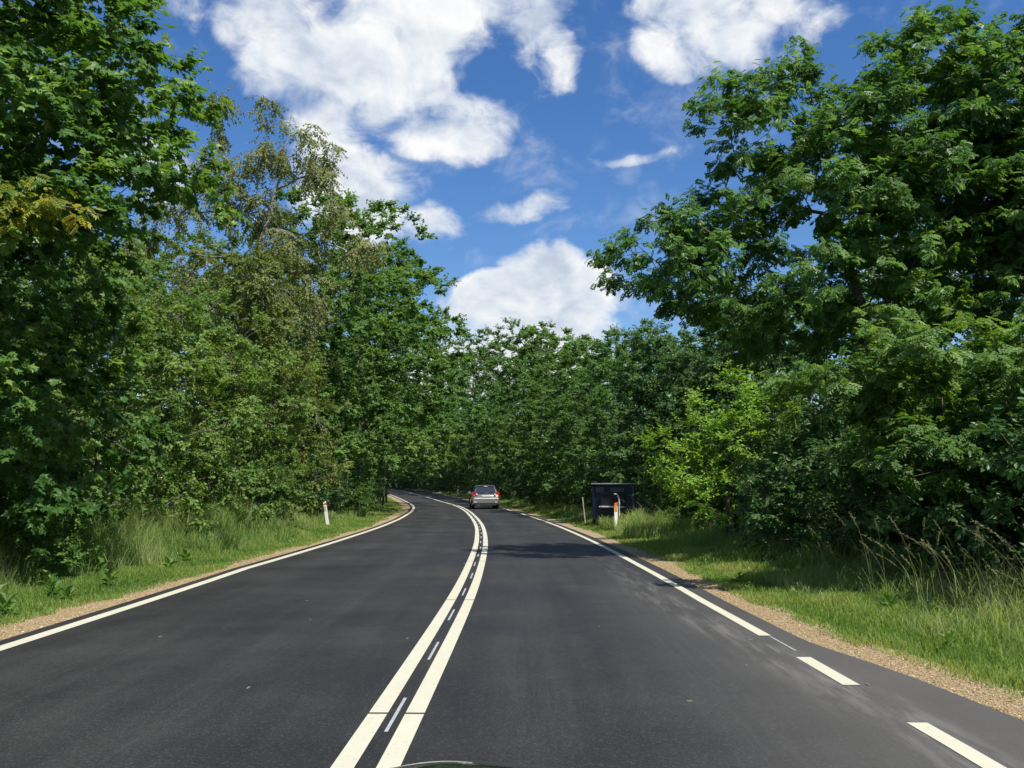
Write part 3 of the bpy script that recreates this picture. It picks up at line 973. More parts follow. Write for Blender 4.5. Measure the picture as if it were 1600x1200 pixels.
# bushes
g = 'dark bushes along the right verge'
for x, y, s in [(6.7, 10.0, 1.0), (6.3, 12.4, 1.0), (6.1, 14.8, 1.0), (6.0, 17.0, 1.0), (6.2, 19.2, 1.0), (7.6, 13.4, 1.35), (7.6, 16.2, 1.3), (7.7, 18.6, 1.2), (8.2, 22.4, 1.2), (8.3, 10.5, 1.3), (8.6, 14.0, 1.3), (8.2, 18.5, 1.4), (8.2, 7.0, 1.2), (9.4, 7.5, 1.5), (8.9, 24.4, 1.3), (9.6, 20.6, 1.4), (9.8, 16.4, 1.4), (10.5, 11.5, 1.6), (6.9, 27.6, 1.2), (7.4, 25.2, 1.2)]:
    kb = globals().get('kb', -1) + 1
    plant('bush', x, y, '{} dark bush in the shade under the ash right of the verge'.format(ORD[kb]), s=s, group=g)
kb = -1
g = 'bushes at the foot of the right-hand trees past the container'
for x, y, s in [(4.6, 37, .9), (4.4, 41, 1.0), (4.0, 45.5, 1.1), (3.6, 50, 1.0), (3.2, 54.5, 1.1), (2.8, 59.5, 1.2), (2.1, 65, 1.1), (1.4, 71, 1.2), (-.2, 78, 1.2), (-1.4, 85, 1.2), (-2.9, 92, 1.3), (-4.8, 99, 1.3), (-7, 107, 1.3), (-9.5, 115, 1.4), (-12, 122, 1.4), (-15, 130, 1.4), (-18, 137, 1.5), (-22, 146, 2.0), (-27, 154, 2.2), (-14, 143, 2.0), (-8, 130, 2.0), (-32, 160, 2.4)]:
    kb += 1
    plant('bush', x, y, '{} low bush past the blue container, under the trees right of the road'.format(ORD[kb]), s=s, group=g)
kb = -1
g = 'bushes at the foot of the left-hand trees'
for x, y, s, kd in [(-8.6, 12.6, .75, 'bush'), (-9.4, 9.8, .8, 'bush'), (-9.0, 16.6, .9, 'bush'), (-10.5, 14, 1.2, 'bush'), (-9.2, 31.5, 1.0, 'bush'), (-8.6, 35.5, 1.0, 'bush'), (-8.4, 38.5, 1.0, 'bush'), (-7.9, 41.5, .85, 'bush'), (-8.3, 45, 1.0, 'bush'), (-9.0, 50, 1.1, 'bush'), (-9.6, 55.5, 1.1, 'bush'), (-10.6, 62, 1.2, 'bush'), (-11.6, 69, 1.2, 'bush'), (-13, 77, 1.2, 'bush'), (-15, 86, 1.3, 'bush')]:
    kb += 1
    plant(kd, x, y, '{} low dark bush under the trees left of the road, going away'.format(ORD[kb]), s=s, group=g)
plant('light_bush', -7.1, 13.7, 'leafy nettle green bush at the dark foot of the maple', s=(.62, .62, .62))
plant('light_bush', -8.2, 15.6, 'low pale bush between the maple and the long grass', s=(.7, .7, .75))
plant('light_bush', -6.9, 40.5, 'rounded green bush on the left verge just before the bend', s=(.62, .62, .72))
plant('light_bush', 4.95, 30.0, 'leafy bush pressing against the right side of the blue container', s=(.85, .85, .95))
plant('light_bush', 5.4, 28.4, 'light bush right of the orange marker post', s=(.8, .8, .75))

g = 'far bushes closing the end of the view'
kb = -1
for k in range(20):
    f_ = k / 19
    kb += 1
    plant('bush', -44 + 50 * f_ + (1.2 if k % 2 else 0), 171 - 58 * f_, '{} far bush closing the end of the view, from the fence rightward'.format(ORD[kb]), s=2.5 + .4 * math.sin(k * 2.2), group=g)
g = 'bushes deep in the right-hand wood'
for k in range(12):
    plant('bush', 8.2 - .35 * k + (k % 2) * .8, 36 + 6.2 * k, '{} bush deep in the right-hand wood, going away'.format(ORD[k]), s=1.9, group=g)

# bare dead branches that catch the light among the left trees
def dead_branch(parent_label, loc, pts_list):
    th = thing('fallen_branch', parent_label, 'branch', loc)
    for pts in pts_list:
        pts = [np.array(p, float) for p in pts]
        A, par, rad = [pts[0]], [-1], [.045]
        n = 0
        tot = len(pts) - 1
        for k, (a, c_) in enumerate(zip(pts[:-1], pts[1:])):
            for s in range(1, 6):
                A.append(a + (c_ - a) * s / 5)
                par.append(n)
                n += 1
                rad.append(.045 * (1 - (k + s / 5) / tot * .8))
        obj('limb', limbs(np.array(A), np.array(par), np.array(rad), .001, M['bark_dead'], 'limb', 1.0), th)


dead_branch('bare pale dead branch arching out of the olive hawthorn', (-7.4, 30.9, 7.1), [[(0, 0, 0), (.5, -.3, .28), (1.1, -.5, .38), (1.5, -.5, .25)], [(.3, -.2, .1), (.6, -.2, -.05), (1.2, -.4, -.02), (1.5, -.4, .06)]])
dead_branch('short broken pale branch hanging above the left marker post', (-7.2, 32.4, 3.3), [[(0, 0, .9), (.12, -.1, .5), (.25, -.1, .2), (.22, -.1, -.15)], [(.15, -.1, .45), (.4, -.1, .2), (.5, -.1, -.1)]])

# ------------------------------------------------------------------ grass
def blades(rng, P, h, wd, lean, tint, head=None):
    n = len(P)
    a = rng.uniform(0, 2 * math.pi, n)
    side = np.stack([np.cos(a), np.sin(a), np.zeros(n)], -1)
    b_ = rng.uniform(0, 2 * math.pi, n)
    ld = np.stack([np.cos(b_), np.sin(b_), np.zeros(n)], -1) * (lean * h * rng.uniform(.3, 1.3, n))[:, None]
    up = np.zeros((n, 3))
    up[:, 2] = h
    w2 = (wd * .5)[:, None] * side
    m1 = P + up * .45 + ld * .18
    m2 = P + up * .80 + ld * .52
    tp = P + up * (1 - .22 * np.minimum(lean, 1.2))[:, None] + ld
    V = np.stack([P - w2, P + w2, m1 - w2 * .9, m1 + w2 * .9, m2 - w2 * .6, m2 + w2 * .6, tp], 1)
    f_ = np.array([(0, 1, 3), (0, 3, 2), (2, 3, 5), (2, 5, 4), (4, 5, 6)])
    F = (f_[None] + (np.arange(n) * 7)[:, None, None]).reshape(-1, 3)
    return V.reshape(-1, 3), F, np.repeat(tint, 7)


def lowfreq(x, y, s):
    return .5 + .25 * (np.sin(x * 1.7 + 1.1 * np.sin(y * .9 + s)) + np.sin(y * 1.1 + s * 2 + 1.3 * np.sin(x * 1.3)))


def verge(name, label, seed, side, y0, y1, o0, o1, dens, hfun, wfun, lean, mat, tintb=.4):
    rng = np.random.default_rng(seed)
    n = int((y1 - y0) * 1.6 * dens)
    y = rng.uniform(y0, y1, n)
    u = rng.random(n)
    lo, hi = o0(y), o1(y)
    off = lo + u * (hi - lo)
    keep = rng.random(n) < np.clip((hi - lo) / 1.6, 0, 1)
    y, off, u = y[keep], off[keep], u[keep]
    P = at(y, side * off, -.045)
    lf = lowfreq(P[:, 0] * 1.4, P[:, 1] * 1.4, seed)
    lf2 = lowfreq(P[:, 0] * 4, P[:, 1] * 4, seed + 3)
    # ragged inner edge: tufts creep onto the gravel
    ok = (u > .04 + .05 * rng.standard_normal(len(u))) | (lf2 > .62)
    P, u, lf, lf2, y = P[ok], u[ok], lf[ok], lf2[ok], y[ok]
    h = hfun(u, y) * (.55 + .6 * lf) * (.7 + .45 * lf2) * rng.uniform(.6, 1.25, len(u))
    wd = wfun(y) * rng.uniform(.7, 1.3, len(u))
    dry = np.clip((lowfreq(P[:, 0] * 2.3 + 4, P[:, 1] * .9, seed + 8) - .70) * 1.6, 0, .35) * (rng.random(len(u)) < .6)
    tint = np.clip(tintb + .55 * (lf - .5) + .3 * (lf2 - .5) + dry + rng.normal(0, .14, len(u)) + (rng.random(len(u)) < .10) * .5, 0, 1)
    V, F, T = blades(rng, P, h, wd, np.full(len(u), lean) * rng.uniform(.5, 1.3, len(u)), tint)
    o = obj(name, mesh(name, V, F, M[mat], tint=T))
    return tag(o, label, 'grass', kind='stuff')


wf = lambda y: np.interp(y, [0, 8, 20, 50, 110], [.006, .008, .014, .032, .06])
sh = lambda u, y: .08 + .14 * np.clip(u * 1.2, 0, 1)
verge('short_grass', 'short green grass beside the right gravel strip', 61, 1, 3.5, 16, Rgrav, lambda y: Rgrav(y) + 1.8, 2300, sh, wf, .6, 'grass')
verge('short_grass', 'short grass under the right trees up to the container', 62, 1, 16, 36, Rgrav, lambda y: Rgrav(y) + 1.6, 800, sh, wf, .6, 'grass')
verge('short_grass', 'far grass edge right of the road', 63, 1, 36, 130, Rgrav, lambda y: Rgrav(y) + 1.4, 200, sh, wf, .6, 'grass', .5)
verge('short_grass', 'short green grass beside the left gravel strip', 64, -1, 6, 18, Lgrav, lambda y: Lgrav(y) + 1.4, 2000, sh, wf, .6, 'grass')
verge('short_grass', 'mown grass beside the left lane up to the marker post', 65, -1, 18, 40, Lgrav, lambda y: Lgrav(y) + 1.5, 850, sh, wf, .6, 'grass', .5)
verge('short_grass', 'grass on the inside of the bend', 66, -1, 40, 110, Lgrav, lambda y: Lgrav(y) + 2.2, 230, sh, wf, .6, 'grass', .55)
tw_ = lambda y: np.interp(y, [0, 8, 20, 50, 110], [.005, .007, .012, .028, .05])
verge('long_grass', 'long seeding grass on the left bank under the hawthorns', 67, -1, 12, 26, lambda y: Lgrav(y) + np.interp(y, [12, 16], [1.7, .95]), lambda y: Lgrav(y) + 4.0, 900, lambda u, y: np.interp(y, [12, 14.5, 26], [.45, 1.0, .95]) * (.4 + .75 * np.clip(u * 2.2, 0, 1)), tw_, .55, 'longgrass', .35)
verge('long_grass', 'long grass around the left marker post', 68, -1, 26, 46, lambda y: Lgrav(y) + 1.35, lambda y: Lgrav(y) + 3.6, 420, lambda u, y: .35 + .4 * u, tw_, .5, 'longgrass', .35)
verge('long_grass', 'long grass leaning at the foot of the right bushes', 69, 1, 4, 15, lambda y: Rgrav(y) + .8, lambda y: Rgrav(y) + 2.9, 620, lambda u, y: .20 + .48 * u, tw_, .9, 'longgrass', .5)
verge('long_grass', 'long grass round the orange marker post', 70, 1, 24, 31, lambda y: Rgrav(y) + .55, lambda y: Rgrav(y) + 2.2, 700, lambda u, y: .45 + .45 * u, tw_, .45, 'longgrass', .4)
verge('long_grass', 'thin long grass under the right trees', 71, 1, 15, 24, lambda y: Rgrav(y) + 1.1, lambda y: Rgrav(y) + 2.6, 420, lambda u, y: .3 + .4 * u, tw_, .6, 'longgrass', .3)
verge('long_grass', 'thin long grass right of the lane past the container', 72, 1, 31, 80, lambda y: Rgrav(y) + .9, lambda y: Rgrav(y) + 2.6, 160, lambda u, y: .3 + .35 * u, tw_, .5, 'longgrass', .35)

# tall single grass stems gone to seed
def stalk_meshes(seed):
    rng = np.random.default_rng(seed)
    h = rng.uniform(.95, 1.35)
    lx, ly = rng.uniform(-.75, .1), rng.uniform(-.25, .25)
    k = 9
    f_ = np.linspace(0, 1, k)
    P = np.stack([lx * f_ ** 2.2, ly * f_ ** 2.2, h * (f_ - .12 * f_ ** 4)], -1)
    ring = np.array([(1, 0), (-.5, .87), (-.5, -.87)])
    rad = np.interp(f_, [0, 1], [.0026, .0012])
    V = (P[:, None] + np.concatenate([ring[None] * rad[:, None, None], np.zeros((k, 3, 1))], -1)).reshape(-1, 3)
    F = [(a * 3 + i, a * 3 + (i + 1) % 3, a * 3 + 3 + (i + 1) % 3, a * 3 + 3 + i) for a in range(k - 1) for i in range(3)]
    stem = mesh('stem', V, np.array(F), M['straw'], tint=np.full(len(V), .35))
    n = 46
    q = rng.uniform(.80, 1.0, n)
    pos = np.stack([np.interp(q, f_, P[:, j]) for j in range(3)], -1)
    ax = norm(P[-1] - P[-3] + rng.normal(0, .10, (n, 3)) * 1.0)
    pos += rng.normal(0, .006, pos.shape)
    V, F, T = place(*t_simple(.34), pos, ax, norm(rng.normal(size=(n, 3))), np.full(n, .020), np.clip(rng.normal(.6, .2, n), 0, 1))
    head = mesh('seed_head', V, F, M['straw'], tint=T)
    lv = []
    for s in range(2):
        z0 = h * (.15 + .18 * s)
        a = rng.uniform(0, 6.28)
        dv = np.array([math.cos(a), math.sin(a), 0])
        VV, FF, TT = blades(rng, np.array([[0, 0, z0]]), np.array([.32]), np.array([.008]), np.array([1.0]), np.array([.4]))
        lv.append(mesh('leaf_blade', VV, FF, M['longgrass'], tint=TT))
    return stem, head, lv


SM = [stalk_meshes(100 + k) for k in range(7)]
rng = np.random.default_rng(77)


def stalks(n, yr, off, side, label, group, zs=(.8, 1.15)):
    for k in range(n):
        y = rng.uniform(*yr)
        p = at(np.array([y]), side * np.array([rng.uniform(off(y)[0], off(y)[1])]), -.05)[0]
        st, hd, lv = SM[int(rng.integers(0, 7))]
        t_ = thing('grass_stalk', label, 'grass stalk', tuple(p), rng.uniform(-.9, .9), group, rng.uniform(*zs))
        obj('stem', st, t_)
        obj('seed_head', hd, t_)['kind'] = 'stuff'
        for m2 in lv:
            obj('leaf_blade', m2, t_)


stalks(75, (6.8, 13.5), lambda y: (Rgrav(np.array(y)) + 1.2, Rgrav(np.array(y)) + 2.6), 1, 'tall thin grass stalk gone to seed leaning before the dark right bushes', 'seeding grass stalks on the right verge', (.65, 1.05))
stalks(60, (14.5, 27), lambda y: (Lgrav(np.array(y)) + 1.6, Lgrav(np.array(y)) + 4.0), -1, 'tall grass stalk gone to seed on the left bank', 'seeding grass stalks on the left bank', (.75, 1.0))
stalks(26, (23, 31), lambda y: (Rgrav(np.array(y)) + .8, Rgrav(np.array(y)) + 2.2), 1, 'grass stalk gone to seed near the orange marker post', 'seeding grass stalks round the orange post', (.7, 1.0))

# broad-leaved weeds on the verges, every leaf its own piece
WV = [mesh('leaf', *(lambda tv, tf: (tv, np.array(tf)))(*t_oval(.5, .07, .25)), M['weed'], tint=np.full(6, .2 + .15 * k)) for k in range(5)]


def weed(x_off, y, side, n, s, label, group):
    p = at(np.array([y]), np.array([side * x_off]), -.04)[0]
    t_ = thing('broadleaf_weed', label, 'weed', tuple(p), rng.uniform(0, 6), group, s)
    for k in range(n):
        a = k * 2.4
        o = obj('leaf', WV[k % 5], t_)
        el_ = .25 + .9 * (k / n)
        o.matrix_local = Matrix.Translation((.02 * math.cos(a), .02 * math.sin(a), .02 + .16 * k / n)) @ Matrix.Rotation(a, 4, 'Z') @ Matrix.Rotation(el_, 4, 'X') @ Matrix.Scale(rng.uniform(.09, .17), 4)


g = 'broad-leaved weeds on the left verge'
for off, y, s in sorted([(4.9, 9.3, 1.0), (5.0, 10.1, 1.2), (5.3, 9.7, 1.1), (4.95, 11.4, 1.0), (5.35, 11.8, 1.2), (5.2, 13.2, 1.2), (5.6, 10.9, 1.3), (5.8, 12.6, 1.4), (5.2, 15.5, 1.2), (5.5, 17.2, 1.3), (5.3, 8.6, 1.1), (5.9, 14.4, 1.5)], key=lambda t: t[1]):
    kw_ = globals().get('kw_', -1) + 1
    weed(off, y, -1, 11, s, '{} broad-leaved weed in the short grass beside the left gravel'.format(ORD[kw_]), g)
kw_ = -1
g = 'broad-leaved weeds on the right verge'
for off, y, s in [(4.6, 8.2, .8), (4.1, 13.6, .9), (5.1, 7.4, 1.0), (5.0, 10.4, 1.1), (4.2, 16.4, .9)]:
    kw_ += 1
    weed(off, y, 1, 9, s, '{} broad-leaved weed in the grass beside the right gravel'.format(ORD[kw_]), g)

# loose stones
rng = np.random.default_rng(9)
octv = np.array([(1, 0, 0), (0, 1, 0), (-1, 0, 0), (0, -1, 0), (0, 0, .7), (0, 0, -.7)], float)
octf = [(0, 1, 4), (1, 2, 4), (2, 3, 4), (3, 0, 4), (1, 0, 5), (2, 1, 5), (3, 2, 5), (0, 3, 5)]


def stones(n, y0, y1, lo, hi, side, label):
    y = y0 + (y1 - y0) * rng.random(n) ** 1.4
    a, b2 = lo(y), hi(y)
    off = a + (b2 - a) * rng.random(n)
    P = at(y, side * off, -.014)
    s = rng.gamma(2.0, .0019, n) + .002
    V, F, T = place(octv * [1.1, .8, .8], octf, P, norm(rng.normal(size=(n, 3)) * [1, 1, .2]), norm(rng.normal(size=(n, 3)) * .3 + [0, 0, 1]), s, np.clip(rng.normal(.5, .25, n), 0, 1))
    tag(obj('loose_gravel', mesh('loose_gravel', V, F, M['stone'], tint=T)), label, 'gravel', kind='stuff')


stones(22000, 4.5, 20, lambda y: Rasph(y) - .12, lambda y: Rgrav(y) + .1, 1, 'loose tan stones on the right shoulder')
stones(16000, 7.5, 24, lambda y: Lasph(y) - .08, lambda y: Lgrav(y) + .1, -1, 'loose tan stones on the left shoulder')

# scraps of straw and twig on the asphalt
rng = np.random.default_rng(19)
LIT = [(-2.0, 21.0), (.25, 17.6), (.5, 21.5), (-1.4, 13.3), (-2.6, 11.5), (-3.4, 8.8), (.9, 9.4), (1.7, 12.4), (1.9, 7.4), (2.25, 8.6), (-1.0, 8.7), (-1.9, 6.6), (2.6, 6.7), (1.2, 6.2), (-2.2, 9.9), (-.9, 17.0), (1.5, 15.5)]
for k, (x, y) in enumerate(LIT):
    y2 = np.array([y])
    L = rng.uniform(.008, .028)
    a = rng.uniform(0, 3.14)
    me = bm_mesh('twig', lambda bm: box(bm, -L, L, -.004, .004, 0, .006), M['straw'])
    a_ = me.attributes.new('tint', 'FLOAT', 'POINT')
    a_.data.foreach_set('value', np.full(len(me.vertices), .8, dtype=np.float32))
    o = obj('straw_scrap', me, None, (x, y, float(elev(y)) + .002), (0, 0, a))
    tag(o, 'tiny pale scrap of straw lying on the asphalt', 'litter', 'scraps of straw on the road')

# ------------------------------------------------------------------ marker posts
M['post_white'] = simple('post_white', (.74, .74, .69), .45, var=.06, scale=12)
M['post_orange'] = simple('post_orange', (.62, .13, .035), .5, var=.08)
M['post_red'] = simple('post_red', (.60, .09, .03), .5, var=.08)
M['reflector'] = simple('amber_reflector', (.60, .26, .02), .25, coat=.6, var=.1, scale=60)
M['reflector_grey'] = simple('grey_reflector', (.42, .41, .45), .25, coat=.6, var=.1, scale=60)


def post(loc, lean, rz, band, refl, label, h=.92, wd=.095):
    th = thing('marker_post', label, 'marker post', loc, rz)
    th.rotation_euler = (0, lean, rz)

    def prof(z, k=1.0):
        return [(-wd / 2 * k, -.02, z), (wd / 2 * k, -.02, z), (wd / 2 * k, .02, z), (wd * .2 * k, .055, z), (-wd * .2 * k, .055, z), (-wd / 2 * k, .02, z)]

    def slant(z, dz):
        return [(x, y, z + (x / wd) * dz) for x, y, _ in prof(z)]
    obj('shaft', bm_mesh('shaft', lambda bm: loft(bm, [prof(-.25), prof(h - .20), slant(h - .115, .0)]), M['post_white']), th)
    obj('colour_band', bm_mesh('colour_band', lambda bm: loft(bm, [slant(h - .115, 0.0), slant(h - .05, .035)]), M[band]), th)
    obj('cap', bm_mesh('cap', lambda bm: loft(bm, [slant(h - .05, .035), slant(h, .045)]), M['post_white' if band == 'post_red' else band]), th)
    z1 = h - (.10 if band == 'post_orange' else .15)
    obj('reflector', bm_mesh('reflector', lambda bm: box(bm, -wd * .36, wd * .36, -.028, -.0195, z1 - .17, z1), M[refl], bevel=.003), th)
    return th


post((3.3, 28.45, 0), 0, .1, 'post_orange', 'reflector', 'white roadside marker post with orange top and amber reflector in the long grass', .93, .105)
post((-6.45, 31.5, 0), -.17, -.1, 'post_red', 'reflector_grey', 'leaning white marker post with a red band on the left verge', .92, .10)
yq = 100.0
p_ = at(np.array([yq]), np.array([3.9]))[0]
post(tuple(p_), 0, .3, 'post_red', 'reflector_grey', 'tiny white marker post far off on the outside of the bend', .95, .14)
# pale stake by the container
def stake(bm):
    loft(bm, [[(-.02 + .10 * (1 - z / 1.0) * 1, -.02, z), (.02 + .10 * (1 - z), -.02, z), (.02 + .10 * (1 - z), .02, z), (-.02 + .10 * (1 - z), .02, z)] for z in (-.2, .4, 1.05)])


tag(obj('wooden_stake', bm_mesh('wooden_stake', stake, M['bark_dead']), None, (2.65, 33.5, 0)), 'thin pale leaning stake left of the blue container', 'stake')

# ------------------------------------------------------------------ blue container
M['navy'] = simple('navy_paint', (.007, .013, .034), .4, var=.3, scale=4, bump=.05)
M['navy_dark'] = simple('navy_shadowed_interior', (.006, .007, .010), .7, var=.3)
M['white_paint'] = simple('white_paint', (.72, .73, .72), .5, var=.15, scale=6)
M['grey_print'] = simple('grey_print', (.05, .065, .085), .5, var=.6, scale=14)
M['grey_rim'] = simple('dappled_white_rim', (.34, .35, .35), .6, var=.8, scale=5)  # blotches from pale to grey put sun dapple into the rim's colour
M['steel'] = simple('steel', (.42, .42, .42), .4, metal=.7, var=.2)
box_t = thing('container', 'dark blue metal container with white roof rim half hidden in bushes', 'container', (3.55, 31.5, 0), R(-33))
# local: front (-Y) 1.55 wide, side (+X) 2.0 deep
obj('body', bm_mesh('body', lambda bm: (box(bm, -.78, .78, .04, 2.2, .18, 1.52)), M['navy'], bevel=.015), box_t)
for k in range(9):
    x = -.70 + k * .175
    obj('rib', bm_mesh('rib', lambda bm: box(bm, x - .02, x + .02, 2.19, 2.23, .22, 1.48), M['navy']), box_t)
for k in range(11):
    y = .2 + k * .19
    obj('rib', bm_mesh('rib', lambda bm: box(bm, .775, .81, y - .035, y + .035, .22, 1.48), M['navy'], bevel=.008), box_t)
obj('roof_rim', bm_mesh('roof_rim', lambda bm: box(bm, -.84, .84, -.03, 2.26, 1.522, 1.562), M['grey_rim'], bevel=.012), box_t)
obj('corner_post', bm_mesh('corner_post', lambda bm: box(bm, .745, .815, -.015, .055, .14, 1.52), M['grey_print'], bevel=.008), box_t)
obj('corner_post', bm_mesh('corner_post', lambda bm: box(bm, -.815, -.745, -.015, .055, .14, 1.52), M['navy'], bevel=.008), box_t)
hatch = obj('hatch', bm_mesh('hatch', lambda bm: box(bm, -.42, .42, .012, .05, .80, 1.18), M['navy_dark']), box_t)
for x0, x1, z0, z1 in ((-.46, -.42, .76, 1.22), (.42, .46, .76, 1.22), (-.42, .42, 1.18, 1.22)):
    obj('frame', bm_mesh('frame', lambda bm: box(bm, x0, x1, -.012, .045, z0, z1), M['navy'], bevel=.004), hatch)
obj('sill', bm_mesh('sill', lambda bm: box(bm, -.48, .48, -.14, .045, .715, .76), M['white_paint'], bevel=.006), hatch)
obj('notice_panel', bm_mesh('notice_panel', lambda bm: box(bm, -.68, -.34, .018, .046, 1.24, 1.42), M['grey_print'], bevel=.004), box_t)
obj('notice_panel', bm_mesh('notice_panel', lambda bm: box(bm, -.12, .42, .018, .046, 1.26, 1.40), M['grey_print'], bevel=.004), box_t)
for y in (.3, 1.9):
    obj('skid', bm_mesh('skid', lambda bm: box(bm, -.7, .7, y - .08, y + .08, -.08, .18), M['steel'], bevel=.01), box_t)
# curved white pipe beside its hatch
def pipe(bm):
    pts = [(.0, 0, -.1), (0, 0, .5), (.0, 0, 1.02), (-.02, 0, 1.12), (-.07, 0, 1.19), (-.17, 0, 1.20)]
    rings = []
    for k, p in enumerate(pts):
        q = Vector(pts[min(k + 1, len(pts) - 1)]) - Vector(pts[max(k - 1, 0)])
        q.normalize()
        x = q.cross(Vector((0, 1, 0))).normalized()
        rings.append([Vector(p) + (x * math.cos(a) + Vector((0, 1, 0)) * math.sin(a)) * .022 for a in [i * math.pi / 4 for i in range(8)]])
    loft(bm, rings)


tag(obj('bent_pipe', bm_mesh('bent_pipe', pipe, M['white_paint'], smooth=True), None, (3.58, 29.9, 0)), 'thin white pipe bent at the top before the blue container', 'pipe')

# ------------------------------------------------------------------ dark planks added for the shaded bank across the end of the view
M['brick'] = simple('red_brick', (.23, .12, .085), .85, var=.25, scale=20, bump=.2)
M['planks'] = bark('shade_dark_planks', (.020, .018, .016), (.05, .044, .038), 6, .2)
fp = [at(np.array([y]), np.array([4.6]), 0)[0] for y in np.linspace(112, 150, 20)]
fence = thing('shade_fence', 'dark plank fence standing in for the shaded bank where the road bends away', 'fence', tuple(fp[0]))
for k, (a, c_) in enumerate(zip(fp[:-1], fp[1:])):
    L = math.hypot(c_[0] - a[0], c_[1] - a[1])
    ang = math.atan2(c_[1] - a[1], c_[0] - a[0])
    base = Vector(a) - Vector(fp[0])
    o = obj('fence_post', bm_mesh('fence_post', lambda bm: box(bm, -.05, .05, -.05, .05, -.2, 1.5), M['planks']), fence, base, (0, 0, ang))
    for q in range(5):
        obj('plank', bm_mesh('plank', lambda bm: box(bm, .02, L - .02, .052, .078, .06 + q * .28, .06 + q * .28 + .255), M['planks']), fence, base, (0, 0, ang))

# ------------------------------------------------------------------ the grey car
M['car'] = simple('silver_grey_paint', (.25, .255, .255), .28, metal=.55, coat=1.0, var=.03)
M['car_dark'] = simple('dark_trim', (.018, .019, .02), .6, var=.2)
M['glass'] = simple('dark_car_glass', (.015, .02, .024), .05, spec=.8, coat=1.0, var=.05)
M['tyre'] = simple('tyre_rubber', (.015, .015, .016), .8, var=.2)
M['rim'] = simple('alloy', (.45, .45, .46), .3, metal=.8, var=.05)
M['tail'] = simple('tail_lamp_red', (.42, .015, .015), .2, coat=1.0, var=.1, scale=40)
M['tail_clear'] = simple('tail_lamp_clear', (.72, .70, .66), .2, coat=1.0, var=.05)
M['plate'] = simple('number_plate', (.62, .62, .60), .5, var=.05)
M['bright'] = simple('bumper_ledge', (.50, .50, .49), .28, metal=.3, coat=1.0, var=.03)  # paler than the body: the ledge's bright reflection put into its paint


def half(pts):
    """mirror a right-hand outline (x>0, from bottom to top) into a ring"""
    return pts + [(-x, y, z) for x, y, z in pts[::-1]]


def body(bm):
    rings = []
    for y, w_, zb, zt in [(-2.02, .74, .34, .78), (-1.98, .83, .27, .90), (-1.80, .87, .24, .95), (-1.3, .88, .22, .97), (-.4, .885, .21, .96), (.6, .885, .21, .94), (1.1, .88, .21, .92), (1.6, .86, .23, .84), (1.95, .80, .26, .74), (2.12, .66, .32, .60)]:
        rings.append(half([(w_ * .86, y, zb), (w_ * .97, y, zb + .10), (w_, y, zb + .26 * (zt - zb) / .6), (w_ * .995, y, zt - .16), (w_ * .955, y, zt - .03), (w_ * .90, y, zt)]))
    loft(bm, rings)


def cabin(bm):
    rings = []
    for y, w0, w1, z0, z1 in [(-1.93, .77, .60, .93, 1.00), (-1.86, .79, .60, .93, 1.20), (-1.70, .80, .585, .94, 1.44), (-1.50, .80, .585, .94, 1.50), (-.6, .80, .60, .94, 1.535), (.05, .80, .59, .93, 1.50), (.45, .79, .575, .92, 1.36), (1.0, .77, .60, .90, 1.02), (1.18, .76, .62, .88, .93)]:
        h = z1 - z0
        rings.append(half([(w0, y, z0 - .04), (w0, y, z0), (w1 + (w0 - w1) * .30, y, z0 + h * .72), (w1, y, z1 - .05 * min(1, h / .4)), (w1 * .82, y, z1 - .012), (w1 * .4, y, z1)]))
    loft(bm, rings)


car_y = 56.9
car_x = -1.86
car = thing('car', 'silver grey hatchback driving away in the right lane toward the bend', 'car', (car_x, car_y + 2.0, float(elev(car_y + 2))), math.atan(.098))
obj('body', bm_mesh('body', body, M['car'], smooth=True), car)
cab = obj('cabin', bm_mesh('cabin', cabin, M['car'], smooth=True), car)


def panel(name, quad, mat, th=.012, parent=None):
    """a pane standing a few millimetres proud of the cabin"""
    q = [Vector(p) for p in quad]
    n = (q[1] - q[0]).cross(q[3] - q[0]).normalized()

    def fn(bm):
        a = [bm.verts.new(p) for p in q]
        c2 = [bm.verts.new(p + n * th) for p in q]
        bm.faces.new(a[::-1])
        bm.faces.new(c2)
        for i in range(4):
            bm.faces.new((a[i], a[(i + 1) % 4], c2[(i + 1) % 4], c2[i]))
    return obj(name, bm_mesh(name, fn, M[mat]), parent or car)


